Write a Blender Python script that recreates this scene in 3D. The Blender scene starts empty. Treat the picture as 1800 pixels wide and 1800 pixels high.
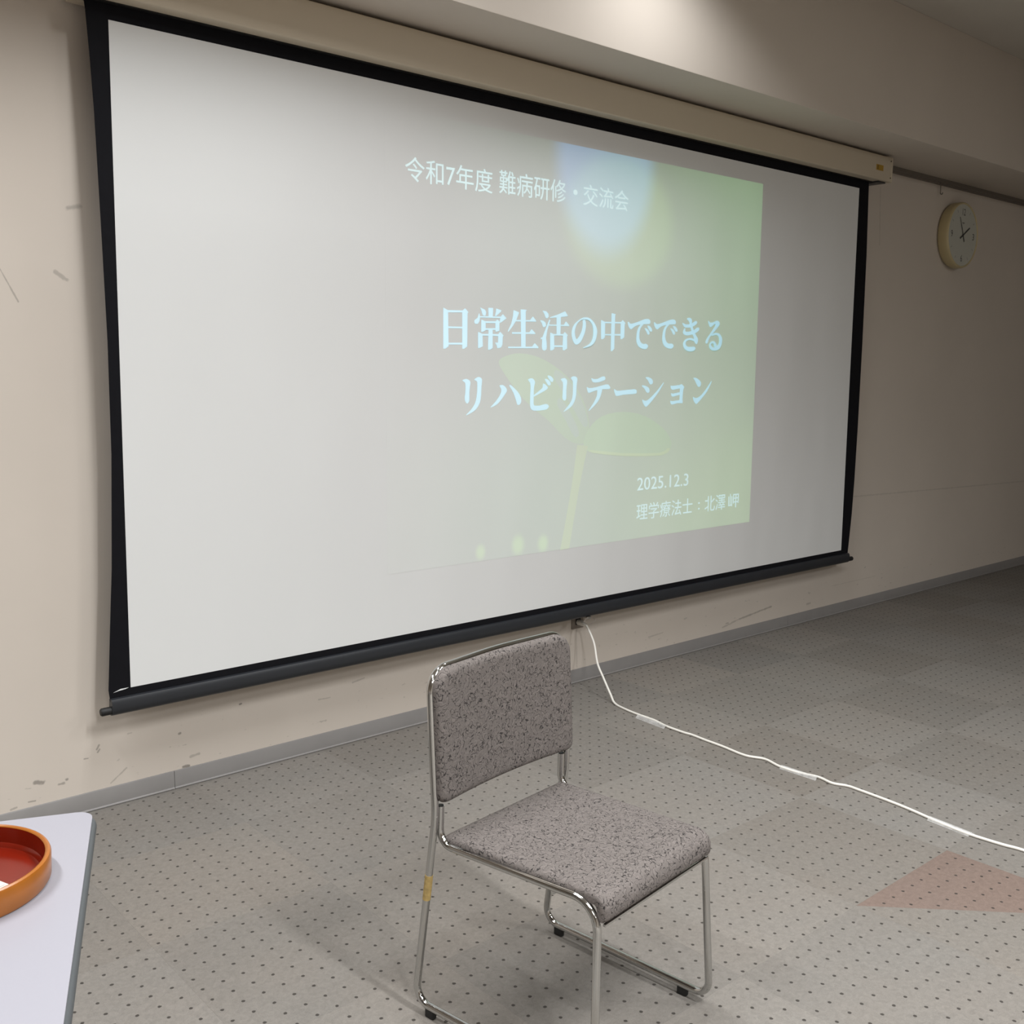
import bpy, bmesh, math, random
from mathutils import Vector, Matrix

scene = bpy.context.scene
COL = scene.collection
random.seed(7)

# ------------------------------------------------------------------ camera
CAM_F = 1825.268
CAM_H = 1.4014
_yaw, _pit, _rol = 0.716928654, 0.136514696, 0.00949183
_fwd = Vector((math.sin(_yaw) * math.cos(_pit), math.cos(_yaw) * math.cos(_pit), -math.sin(_pit)))
_rt = Vector((math.cos(_yaw), -math.sin(_yaw), 0))
_up = _rt.cross(_fwd)
_r2 = math.cos(_rol) * _rt + math.sin(_rol) * _up
_u2 = -math.sin(_rol) * _rt + math.cos(_rol) * _up
cd = bpy.data.cameras.new('camera')
cd.sensor_width = 36.0
cd.lens = CAM_F / 1800 * 36.0
cd.clip_start = 0.02
cam = bpy.data.objects.new('camera', cd)
COL.objects.link(cam)
m = Matrix((_r2, _u2, -_fwd)).transposed().to_4x4()
m.translation = (0, 0, CAM_H)
cam.matrix_world = m
scene.camera = cam

# ------------------------------------------------------------------ world, lamps, exposure
w = bpy.data.worlds.new('world')
scene.world = w
w.use_nodes = True
w.node_tree.nodes['Background'].inputs[0].default_value = (0.9, 0.95, 1.0, 1)
w.node_tree.nodes['Background'].inputs[1].default_value = 0.02
scene.view_settings.view_transform = 'Standard'
scene.view_settings.look = 'None'
scene.view_settings.exposure = 0.08
scene.view_settings.gamma = 1.0
scene.view_settings.use_curve_mapping = False

CEIL = 3.182
def ceiling_or_fill_lamp(x, y, power, wx=0.13, wy=1.2, spread=136, color=(0.97, 0.985, 1.0)):
    """one louvred fluorescent fitting, or the added fill lamp, set flush in the ceiling, running away from the screen wall"""
    ld = bpy.data.lights.new('ceiling_or_fill_lamp', 'AREA')
    ld.shape = 'RECTANGLE'
    ld.size = wx
    ld.size_y = wy
    ld.energy = power
    ld.color = color
    ld.spread = math.radians(spread)
    o = bpy.data.objects.new('ceiling_or_fill_lamp', ld)
    o.location = (x, y, CEIL - 0.004)
    COL.objects.link(o)
    return o
# near row above the screen wall, then the rows further back; the fittings to the right are switched off, the rightmost lamp is an added fill brightening that side
for x, y, p, wy, sp in ((1.45, 1.90, 30, 1.2, 160), (3.06, 2.24, 12.0, 0.55, 136), (-0.35, 1.90, 36, 1.2, 136),
                        (1.45, -0.40, 74, 1.2, 136), (3.10, -0.40, 36, 1.2, 136), (-0.35, -0.40, 16, 1.2, 136),
                        (-0.35, -2.70, 190, 1.2, 136), (5.00, -2.70, 74, 1.2, 180), (1.45, -4.90, 25, 1.2, 180)):
    ceiling_or_fill_lamp(x, y, p, wy=wy, spread=sp)

# ------------------------------------------------------------------ mesh helpers
def tag(o, label=None, cat=None, group=None, kind=None):
    if label: o['label'] = label
    if cat: o['category'] = cat
    if group: o['group'] = group
    if kind: o['kind'] = kind
    return o

def obj(name, bm, mat, parent=None, smooth=True, world=True):
    me = bpy.data.meshes.new(name)
    bmesh.ops.recalc_face_normals(bm, faces=bm.faces)
    bm.to_mesh(me)
    bm.free()
    if smooth:
        for p in me.polygons: p.use_smooth = True
        try: me.set_sharp_from_angle(angle=math.radians(38))
        except Exception: pass
    if mat: me.materials.append(mat)
    o = bpy.data.objects.new(name, me)
    COL.objects.link(o)
    if parent:
        o.parent = parent
        if world:
            par = parent
            mw = Matrix()
            while par:
                mw = par.matrix_basis @ mw if par.parent is None else (par.matrix_parent_inverse @ par.matrix_basis) @ mw
                par = par.parent
            o.matrix_parent_inverse = mw.inverted()
    return o

def thing(name, label, cat, loc=(0, 0, 0), rz=0, group=None):
    o = bpy.data.objects.new(name, None)
    o.empty_display_size = 0.1
    o.location = loc
    o.rotation_euler = (0, 0, rz)
    COL.objects.link(o)
    return tag(o, label, cat, group)

def box(bm, x0, x1, y0, y1, z0, z1, bev=0.0, seg=2):
    r = bmesh.ops.create_cube(bm, size=1.0)
    vs = r['verts']
    for v in vs:
        v.co = Vector(((x0 + x1) / 2 + v.co.x * (x1 - x0), (y0 + y1) / 2 + v.co.y * (y1 - y0), (z0 + z1) / 2 + v.co.z * (z1 - z0)))
    if bev > 0:
        es = list({e for v in vs for e in v.link_edges})
        bmesh.ops.bevel(bm, geom=es, offset=bev, segments=seg, affect='EDGES', profile=0.5)
    return bm

def BX(*a, **k):
    return box(bmesh.new(), *a, **k)

def fillet(pts, rads, n=7):
    out = [Vector(pts[0])]
    for i in range(1, len(pts) - 1):
        a, b, c = Vector(pts[i - 1]), Vector(pts[i]), Vector(pts[i + 1])
        u, v = (a - b).normalized(), (c - b).normalized()
        ang = u.angle(v)
        r = rads[i]
        if r <= 0 or ang > math.pi - 1e-3:
            out.append(b); continue
        d = min(r / math.tan(ang / 2), (a - b).length * 0.48, (c - b).length * 0.48)
        r = d * math.tan(ang / 2)
        cen = b + (u + v).normalized() * (r / math.sin(ang / 2))
        p0, p1 = b + u * d - cen, b + v * d - cen
        tot = p0.angle(p1)
        for k in range(n + 1):
            t = k / n
            out.append(cen + (p0 * math.sin((1 - t) * tot) + p1 * math.sin(t * tot)) / math.sin(tot))
    out.append(Vector(pts[-1]))
    return out

def catmull(pts, n=6):
    P = [Vector(p) for p in pts]
    out = []
    for i in range(len(P) - 1):
        p0, p1, p2, p3 = P[max(i - 1, 0)], P[i], P[i + 1], P[min(i + 2, len(P) - 1)]
        for k in range(n):
            t = k / n
            out.append(0.5 * ((2 * p1) + (p2 - p0) * t + (2 * p0 - 5 * p1 + 4 * p2 - p3) * t * t + (3 * p1 - p0 - 3 * p2 + p3) * t ** 3))
    out.append(P[-1])
    return out

def sweep(bm, path, r, seg=12, closed=False, caps=True):
    N = len(path)
    rings = []
    def tan(i):
        if closed: return (path[(i + 1) % N] - path[i - 1]).normalized()
        return (path[min(i + 1, N - 1)] - path[max(i - 1, 0)]).normalized()
    t0 = tan(0)
    ref = Vector((0, 0, 1)) if abs(t0.z) < 0.9 else Vector((1, 0, 0))
    nrm = (ref - t0 * ref.dot(t0)).normalized()
    for i in range(N):
        t = tan(i)
        nrm = (nrm - t * nrm.dot(t)).normalized()
        b = t.cross(nrm)
        rr = r(i / (N - 1)) if callable(r) else r
        rings.append([bm.verts.new(path[i] + (nrm * math.cos(2 * math.pi * k / seg) + b * math.sin(2 * math.pi * k / seg)) * rr) for k in range(seg)])
    for i in range(N if closed else N - 1):
        a, c = rings[i], rings[(i + 1) % N]
        for k in range(seg):
            bm.faces.new((a[k], a[(k + 1) % seg], c[(k + 1) % seg], c[k]))
    if caps and not closed:
        bm.faces.new(list(reversed(rings[0])))
        bm.faces.new(rings[-1])
    return bm

def cyl(bm, p0, p1, r, seg=20):
    return sweep(bm, [Vector(p0), Vector(p1)], r, seg)

def lathe(bm, prof, cen, axis='z', seg=64):
    rings = []
    for (r, h) in prof:
        ring = []
        for k in range(seg):
            a = 2 * math.pi * k / seg
            if axis == 'z': p = (cen[0] + r * math.cos(a), cen[1] + r * math.sin(a), cen[2] + h)
            else: p = (cen[0] + r * math.cos(a), cen[1] + h, cen[2] + r * math.sin(a))
            ring.append(bm.verts.new(p))
        rings.append(ring)
    for a, b in zip(rings, rings[1:]):
        for k in range(seg):
            bm.faces.new((a[k], a[(k + 1) % seg], b[(k + 1) % seg], b[k]))
    return rings

def prism_z(bm, pts, z0, z1):
    lo = [bm.verts.new((x, y, z0)) for x, y in pts]
    hi = [bm.verts.new((x, y, z1)) for x, y in pts]
    bm.faces.new(lo); bm.faces.new(hi)
    n = len(pts)
    for k in range(n): bm.faces.new((lo[k], lo[(k + 1) % n], hi[(k + 1) % n], hi[k]))
    return bm

def prism_y(bm, pts, y0, y1):
    a = [bm.verts.new((x, y0, z)) for x, z in pts]
    b = [bm.verts.new((x, y1, z)) for x, z in pts]
    bm.faces.new(a); bm.faces.new(b)
    n = len(pts)
    for k in range(n): bm.faces.new((a[k], a[(k + 1) % n], b[(k + 1) % n], b[k]))
    return bm

def rrect(x0, x1, y0, y1, r, n=8):
    out = []
    for cx, cy, a0 in ((x1 - r, y1 - r, 0), (x0 + r, y1 - r, 90), (x0 + r, y0 + r, 180), (x1 - r, y0 + r, 270)):
        for k in range(n + 1):
            a = math.radians(a0 + 90 * k / n)
            out.append((cx + r * math.cos(a), cy + r * math.sin(a)))
    return out

# ------------------------------------------------------------------ material helpers
def srgb(r, g, b):
    f = lambda c: (c / 12.92 if c <= 0.04045 else ((c + 0.055) / 1.055) ** 2.4)
    return (f(r / 255), f(g / 255), f(b / 255), 1)

class NT:
    def __init__(s, name):
        s.mat = bpy.data.materials.new(name)
        s.mat.use_nodes = True
        s.t = s.mat.node_tree
        s.t.nodes.clear()
        s.out = s.t.nodes.new('ShaderNodeOutputMaterial')
        s.bs = s.t.nodes.new('ShaderNodeBsdfPrincipled')
        s.t.links.new(s.bs.outputs[0], s.out.inputs[0])
    def n(s, typ, **k):
        nd = s.t.nodes.new('ShaderNode' + typ)
        for a, b in k.items(): setattr(nd, a, b)
        return nd
    def L(s, a, b): s.t.links.new(a, b)
    def set(s, sock, v):
        if hasattr(v, 'is_output'): s.L(v, sock)
        else: sock.default_value = v
    def coord(s, which='Object'): return s.n('TexCoord').outputs[which]
    def math(s, op, a, b=0.0, c=0.0, clamp=False):
        nd = s.n('Math', operation=op, use_clamp=clamp)
        for i, v in enumerate((a, b, c)): s.set(nd.inputs[i], v)
        return nd.outputs[0]
    def sstep(s, v, lo, hi):
        nd = s.n('MapRange', interpolation_type='SMOOTHSTEP')
        s.set(nd.inputs['Value'], v)
        nd.inputs['From Min'].default_value = lo; nd.inputs['From Max'].default_value = hi
        return nd.outputs['Result']
    def ramp(s, v, lo, hi, a, b):
        nd = s.n('MapRange')
        s.set(nd.inputs['Value'], v)
        for k, x in (('From Min', lo), ('From Max', hi), ('To Min', a), ('To Max', b)): nd.inputs[k].default_value = x
        return nd.outputs['Result']
    def noise(s, vec, scale, detail=2, rough=0.5, dist=0.0):
        nd = s.n('TexNoise')
        s.L(vec, nd.inputs['Vector'])
        nd.inputs['Scale'].default_value = scale; nd.inputs['Detail'].default_value = detail
        nd.inputs['Roughness'].default_value = rough; nd.inputs['Distortion'].default_value = dist
        return nd.outputs[0]
    def mix(s, f, a, b, blend='MIX'):
        nd = s.n('Mix', data_type='RGBA', blend_type=blend)
        s.set(nd.inputs[0], f); s.set(nd.inputs[6], a); s.set(nd.inputs[7], b)
        return nd.outputs[2]
    def scalec(s, c, f):
        nd = s.n('VectorMath', operation='SCALE')
        s.set(nd.inputs[0], c); s.set(nd.inputs['Scale'], f)
        return nd.outputs[0]
    def bump(s, h, strength, dist=0.002):
        nd = s.n('Bump')
        nd.inputs['Strength'].default_value = strength; nd.inputs['Distance'].default_value = dist
        s.L(h, nd.inputs['Height'])
        s.L(nd.outputs[0], s.bs.inputs['Normal'])
    def base(s, c, rough=0.6, metal=0.0, spec=0.5):
        s.set(s.bs.inputs['Base Color'], c)
        s.set(s.bs.inputs['Roughness'], rough)
        s.bs.inputs['Metallic'].default_value = metal
        s.bs.inputs['Specular IOR Level'].default_value = spec
        return s

def plain(name, c, rough=0.5, metal=0.0, var=0.06, scale=40, spec=0.5, bump=0.0):
    t = NT(name)
    v = t.coord()
    n = t.noise(v, scale, 3)
    col = t.mix(n, [x * (1 - var) for x in c[:3]] + [1], [min(1, x * (1 + var)) for x in c[:3]] + [1])
    t.base(col, rough, metal, spec)
    if bump: t.bump(n, bump)
    return t.mat

WALL_C = (0.64, 0.575, 0.505, 1)
CARPET = (0.201, 0.186, 0.167)
SCREEN_C = (0.75, 0.757, 0.748, 1)

SCUFFS = [(1.078,1.860,1.111,1.868,0.01,0.35),(1.033,1.673,1.065,1.652,0.007,0.35),(0.882,1.671,0.926,1.582,0.003,0.4),(4.282,0.085,4.425,0.108,0.006,0.3),(4.425,0.108,4.707,0.135,0.007,0.45),(3.216,0.241,3.224,0.070,0.006,0.18),(0.900,0.134,0.923,0.129,0.008,0.6),(0.992,0.120,0.995,0.121,0.006,0.6),(0.969,0.110,0.983,0.110,0.006,0.5),(1.128,0.073,1.179,0.110,0.004,0.35),(1.369,0.066,1.389,0.065,0.007,0.7),(1.579,0.240,1.585,0.241,0.004,0.7),(1.359,0.184,1.363,0.185,0.005,0.6),(1.396,0.095,1.426,0.098,0.006,0.35),(1.048,0.173,1.060,0.172,0.003,0.5),(1.189,0.223,1.200,0.224,0.004,0.3),(0.877,0.078,0.897,0.076,0.003,0.5),(0.826,0.067,0.843,0.070,0.004,0.4),(4.310,0.102,4.329,0.102,0.005,0.5),(5.650,0.237,5.656,0.240,0.006,0.4),(5.297,0.171,5.787,0.171,0.003,0.15),(5.589,2.446,5.611,2.132,0.006,0.2),(5.478,0.681,7.794,0.625,0.006,0.18),(5.048,0.099,5.082,0.101,0.008,0.3),(1.088,0.194,1.096,0.207,0.004,0.5),(1.091,0.185,1.097,0.193,0.004,0.5),(2.039,0.228,2.089,0.236,0.004,0.3),(2.833,0.248,2.881,0.249,0.004,0.25),(1.891,0.192,1.940,0.190,0.004,0.3),(3.707,0.128,3.811,0.134,0.005,0.25)]

def wall_material(name, scuffs=()):
    t = NT(name)
    v = t.coord()
    big = t.noise(v, 1.3, 4, 0.55)
    col = t.mix(t.ramp(big, 0.3, 0.7, 0, 1), [x * 0.97 for x in WALL_C[:3]] + [1], [x * 1.03 for x in WALL_C[:3]] + [1])
    if scuffs:
        sp = t.n('SeparateXYZ'); t.L(v, sp.inputs[0])
        X, Z = sp.outputs[0], sp.outputs[2]
        tot = None
        wob = t.noise(v, 60, 2)
        for x0, z0, x1, z1, wd, k in scuffs:
            dx, dz = x1 - x0, z1 - z0
            l2 = max(dx * dx + dz * dz, 1e-6)
            px = t.math('SUBTRACT', X, x0); pz = t.math('SUBTRACT', Z, z0)
            h = t.math('ADD', t.math('MULTIPLY', px, dx / l2), t.math('MULTIPLY', pz, dz / l2), clamp=True)
            ex = t.math('SUBTRACT', px, t.math('MULTIPLY', h, dx)); ez = t.math('SUBTRACT', pz, t.math('MULTIPLY', h, dz))
            d = t.math('SQRT', t.math('ADD', t.math('MULTIPLY', ex, ex), t.math('MULTIPLY', ez, ez)))
            d = t.math('ADD', d, t.math('MULTIPLY', t.math('SUBTRACT', wob, 0.5), wd * 1.4))
            mk = t.math('MULTIPLY', t.math('SUBTRACT', 1.0, t.sstep(d, wd * 0.25, wd * 1.05)), k)
            tot = mk if tot is None else t.math('MAXIMUM', tot, mk)
        # small knocks and rub marks along the foot of the wall
        mp = t.n('Mapping'); t.L(v, mp.inputs[0]); mp.inputs['Scale'].default_value = (1, 1, 2.2)
        sm = t.noise(mp.outputs[0], 24, 3, 0.6)
        low = t.math('SUBTRACT', 1.0, t.sstep(Z, 0.12, 0.33))
        mk = t.math('MULTIPLY', t.math('MULTIPLY', t.sstep(sm, 0.66, 0.74), low), 0.30)
        tot = t.math('MAXIMUM', tot, mk)
        col = t.mix(tot, col, (0.13, 0.12, 0.105, 1))
    t.base(col, 0.75, 0, 0.3)
    t.bump(t.noise(v, 350, 2), 0.06, 0.001)
    return t.mat

def carpet_material():
    t = NT('carpet')
    v = t.coord()
    oi = t.n('ObjectInfo')
    geo = t.n('NewGeometry')
    wv = geo.outputs['Position']
    sp = t.n('SeparateXYZ'); t.L(v, sp.inputs[0])
    wob = t.noise(wv, 140, 2)
    def cell(o, off):
        a = t.math('FRACT', t.math('ADD', t.math('MULTIPLY', o, 20.0), 0.5 - off))
        return t.math('MULTIPLY', t.math('SUBTRACT', a, 0.5), 0.05)
    fx = cell(sp.outputs[0], 0.36); fy = cell(sp.outputs[1], 0.18)
    d = t.math('SQRT', t.math('ADD', t.math('MULTIPLY', fx, fx), t.math('MULTIPLY', fy, fy)))
    d = t.math('ADD', d, t.math('MULTIPLY', t.math('SUBTRACT', wob, 0.5), 0.0035))
    dot = t.math('SUBTRACT', 1.0, t.sstep(d, 0.0034, 0.0052))
    fine = t.noise(wv, 420, 3, 0.7)
    mid = t.noise(wv, 75, 3, 0.6, 0.8)
    k = t.math('ADD', t.ramp(fine, 0.25, 0.75, 0.86, 1.12), t.ramp(mid, 0.3, 0.7, -0.10, 0.10))
    col = t.scalec(oi.outputs['Color'], k)
    blot = t.noise(wv, 3.0, 3)
    col = t.mix(t.ramp(blot, 0.35, 0.65, 0, 0.5), col, t.mix(1.0, col, (1.03, 0.99, 0.96, 1), 'MULTIPLY'))
    col = t.mix(t.math('MULTIPLY', dot, 0.9), col, (0.042, 0.037, 0.033, 1))
    t.base(col, 0.95, 0, 0.1)
    t.bump(fine, 0.5, 0.002)
    return t.mat

def fabric_chair():
    t = NT('chair_fabric')
    v = t.coord()
    d = t.n('VectorMath', operation='ADD')
    nz = t.n('TexNoise'); t.L(v, nz.inputs['Vector']); nz.inputs['Scale'].default_value = 60; nz.inputs['Detail'].default_value = 1
    t.L(v, d.inputs[0]); t.L(t.scalec(nz.outputs['Color'], 0.012), d.inputs[1])
    a = t.noise(d.outputs[0], 98, 1.0, 0.5)
    b = t.noise(v, 80, 1, 0.5)
    ridge = t.math('ABSOLUTE', t.math('SUBTRACT', a, 0.5))
    line = t.math('SUBTRACT', 1.0, t.sstep(ridge, 0.008, 0.034))
    line = t.math('MULTIPLY', line, t.sstep(b, 0.34, 0.46))
    hi = t.math('SUBTRACT', 1.0, t.sstep(t.math('ABSOLUTE', t.math('SUBTRACT', a, 0.60)), 0.0, 0.05))
    fine = t.noise(v, 800, 2)
    base = t.mix(t.ramp(fine, 0.3, 0.7, 0, 1), (0.116, 0.101, 0.093, 1), (0.175, 0.155, 0.144, 1))
    base = t.mix(t.math('MULTIPLY', hi, 0.35), base, (0.235, 0.205, 0.192, 1))
    col = t.mix(t.math('MULTIPLY', line, 0.9), base, (0.020, 0.018, 0.018, 1))
    t.base(col, 0.9, 0, 0.15)
    t.bump(t.math('SUBTRACT', a, t.math('MULTIPLY', line, 0.35)), 0.45, 0.003)
    return t.mat

def chrome():
    t = NT('chrome')
    n = t.noise(t.coord(), 30, 3)
    t.base((0.57, 0.57, 0.56, 1), t.ramp(n, 0.3, 0.7, 0.06, 0.12), 1.0)
    return t.mat

def screen_bump(t):
    v = t.coord()
    mp = t.n('Mapping'); t.L(v, mp.inputs[0]); mp.inputs['Scale'].default_value = (1.7, 1, 0.45); mp.inputs['Rotation'].default_value = (0, 0.35, 0)
    t.bump(t.noise(mp.outputs[0], 2.2, 1, 0.4), 0.35, 0.03)

def screen_white():
    t = NT('screen_white')
    t.base(SCREEN_C, 0.85, 0, 0.15)
    screen_bump(t)
    return t.mat

def lit_screen(name, col, strength=1.0):
    """white screen cloth with projected light on it"""
    t = NT(name)
    t.base(SCREEN_C, 0.85, 0, 0.15)
    screen_bump(t)
    n = t.noise(t.coord(), 5, 2)
    t.L(t.scalec(col, t.ramp(n, 0.3, 0.7, 0.95 * strength, 1.05 * strength)), t.bs.inputs['Emission Color'])
    t.bs.inputs['Emission Strength'].default_value = 1.0
    t.mat.cycles.emission_sampling = 'NONE'
    return t.mat

SL_X0, SL_X1, SL_Z0, SL_Z1 = 2.13, 4.335, 0.646, 2.305
LETTER_E = (0.09, 0.32, 0.42)
LETTER_E2 = (0.20, 0.36, 0.38)
LEAF_E = (0.018, 0.094, 0.010)
STEM_E = (0.055, 0.115, 0.008)
def slide_material():
    t = NT('projected_picture')
    t.base(SCREEN_C, 0.85, 0, 0.15)
    screen_bump(t)
    v = t.coord()
    sp = t.n('SeparateXYZ'); t.L(v, sp.inputs[0])
    X, Z = sp.outputs[0], sp.outputs[2]
    def blob(cx, cz, rx, rz, soft):
        ex = t.math('DIVIDE', t.math('SUBTRACT', X, cx), rx); ez = t.math('DIVIDE', t.math('SUBTRACT', Z, cz), rz)
        d = t.math('SQRT', t.math('ADD', t.math('MULTIPLY', ex, ex), t.math('MULTIPLY', ez, ez)))
        return t.math('SUBTRACT', 1.0, t.sstep(d, 1 - soft, 1 + soft))
    side = t.sstep(X, 2.55, 4.4)
    tone = t.noise(v, 1.6, 2)
    g = t.math('MULTIPLY', side, t.ramp(tone, 0.3, 0.7, 0.85, 1.15))
    col = t.scalec((0.048, 0.092, 0.036), g)
    def add(c, a):
        nd = t.n('VectorMath', operation='ADD'); t.set(nd.inputs[0], c); t.set(nd.inputs[1], a); return nd.outputs[0]
    col = add(col, t.scalec((0.0, 0.022, 0.012), t.sstep(X, 2.13, 2.9)))
    col = add(col, t.scalec((0.006, 0.024, 0.004), blob(3.2, 0.85, 0.9, 0.4, 0.9)))
    col = add(col, t.scalec((0.020, 0.028, 0.0), blob(4.2, 0.75, 0.6, 0.35, 0.9)))
    col = add(col, t.scalec((0.0, 0.020, 0.0), blob(4.10, 2.15, 0.60, 0.50, 0.8)))
    col = add(col, t.scalec((0.026, 0.052, 0.0), blob(3.34, 2.03, 0.33, 0.27, 0.18)))
    col = add(col, t.scalec((0.016, 0.070, 0.190), blob(3.245, 2.27, 0.285, 0.37, 0.20)))
    for cx, cz, r in ((2.573, 0.682, 0.022), (2.771, 0.690, 0.030), (2.910, 0.682, 0.026)):
        col = add(col, t.scalec((0.055, 0.105, 0.010), blob(cx, cz, r, r * 1.25, 0.6)))
    t.L(col, t.bs.inputs['Emission Color'])
    t.bs.inputs['Emission Strength'].default_value = 1.0
    t.mat.cycles.emission_sampling = 'NONE'
    return t.mat

M = {}
M['wall_back'] = wall_material('wall_paint_marked', SCUFFS)
M['wall'] = wall_material('wall_paint')
M['ceiling'] = plain('ceiling_board', (0.60, 0.56, 0.50, 1), 0.85, 0, 0.03, 3)
M['carpet'] = carpet_material()
M['screed'] = plain('floor_screed', (0.20, 0.19, 0.18, 1), 0.9)
M['vinyl'] = plain('baseboard_vinyl', (0.255, 0.243, 0.234, 1), 0.5, 0, 0.08, 12)
M['rail'] = plain('rail_metal', (0.20, 0.175, 0.15, 1), 0.5, 0.2)
M['case'] = plain('case_enamel', (0.62, 0.54, 0.42, 1), 0.45, 0, 0.02, 6)
M['black_cloth'] = plain('border_black', (0.006, 0.006, 0.008, 1), 0.8, 0, 0.2, 30, 0.15)
M['bar'] = plain('bar_black', (0.020, 0.022, 0.026, 1), 0.38, 0.0, 0.1, 20)
M['black'] = plain('black_rubber', (0.008, 0.008, 0.008, 1), 0.6)
M['screen'] = screen_white()
M['slide'] = slide_material()
M['letter'] = lit_screen('lit_lettering_title', LETTER_E)
M['letter2'] = lit_screen('lit_lettering_small', LETTER_E2)
M['leaf'] = lit_screen('lit_leaf', LEAF_E)
M['stem'] = lit_screen('lit_stem', STEM_E)
M['leaf_rim'] = lit_screen('lit_leaf_rim', (0.075, 0.150, 0.015))
M['leaf_right'] = lit_screen('lit_leaf_right', (0.028, 0.118, 0.016))
M['sheen'] = lit_screen('lit_leaf_sheen', (0.024, 0.088, 0.050))
M['sticker'] = plain('yellow_sticker', (0.42, 0.25, 0.025, 1), 0.5, 0, 0.15, 60)
M['dark_print'] = plain('sticker_print', (0.06, 0.05, 0.03, 1), 0.6)
M['clock_rim'] = plain('clock_rim', (0.56, 0.47, 0.27, 1), 0.4, 0, 0.02)
M['clock_face'] = plain('clock_face', (0.53, 0.53, 0.47, 1), 0.5, 0, 0.02)
M['clock_print'] = plain('clock_print', (0.05, 0.05, 0.05, 1), 0.6)
M['clock_mark'] = plain('clock_mark', (0.30, 0.30, 0.28, 1), 0.6)
M['chrome'] = chrome()
M['fabric'] = fabric_chair()
M['tape_yellow'] = plain('old_tape', (0.38, 0.27, 0.10, 1), 0.6, 0, 0.5, 130)
M['cord'] = plain('cord_white', (0.78, 0.75, 0.69, 1), 0.45, 0, 0.03)
M['plate'] = plain('outlet_steel', (0.26, 0.22, 0.19, 1), 0.4, 0.3)
M['table_top'] = plain('table_laminate', (0.292, 0.287, 0.320, 1), 0.35, 0, 0.015, 200)
M['table_edge'] = plain('table_edge', (0.075, 0.082, 0.086, 1), 0.5)
M['table_leg'] = plain('table_leg', (0.5, 0.5, 0.5, 1), 0.3, 0.8)
M['tray_rim'] = plain('tray_lacquer_orange', (0.30, 0.096, 0.010, 1), 0.30, 0, 0.22, 22)
M['tray_base'] = plain('tray_lacquer_red', (0.135, 0.008, 0.0025, 1), 0.16, 0, 0.2, 18)
M['paper'] = plain('white_paper', (0.50, 0.48, 0.42, 1), 0.7)
def tape_mat():
    t = NT('clear_tape')
    n = t.noise(t.coord(), 60, 2)
    t.base((0.85, 0.84, 0.82, 1), 0.3)
    t.L(t.ramp(n, 0.3, 0.7, 0.16, 0.30), t.bs.inputs['Alpha'])
    return t.mat
M['tape'] = tape_mat()

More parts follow.
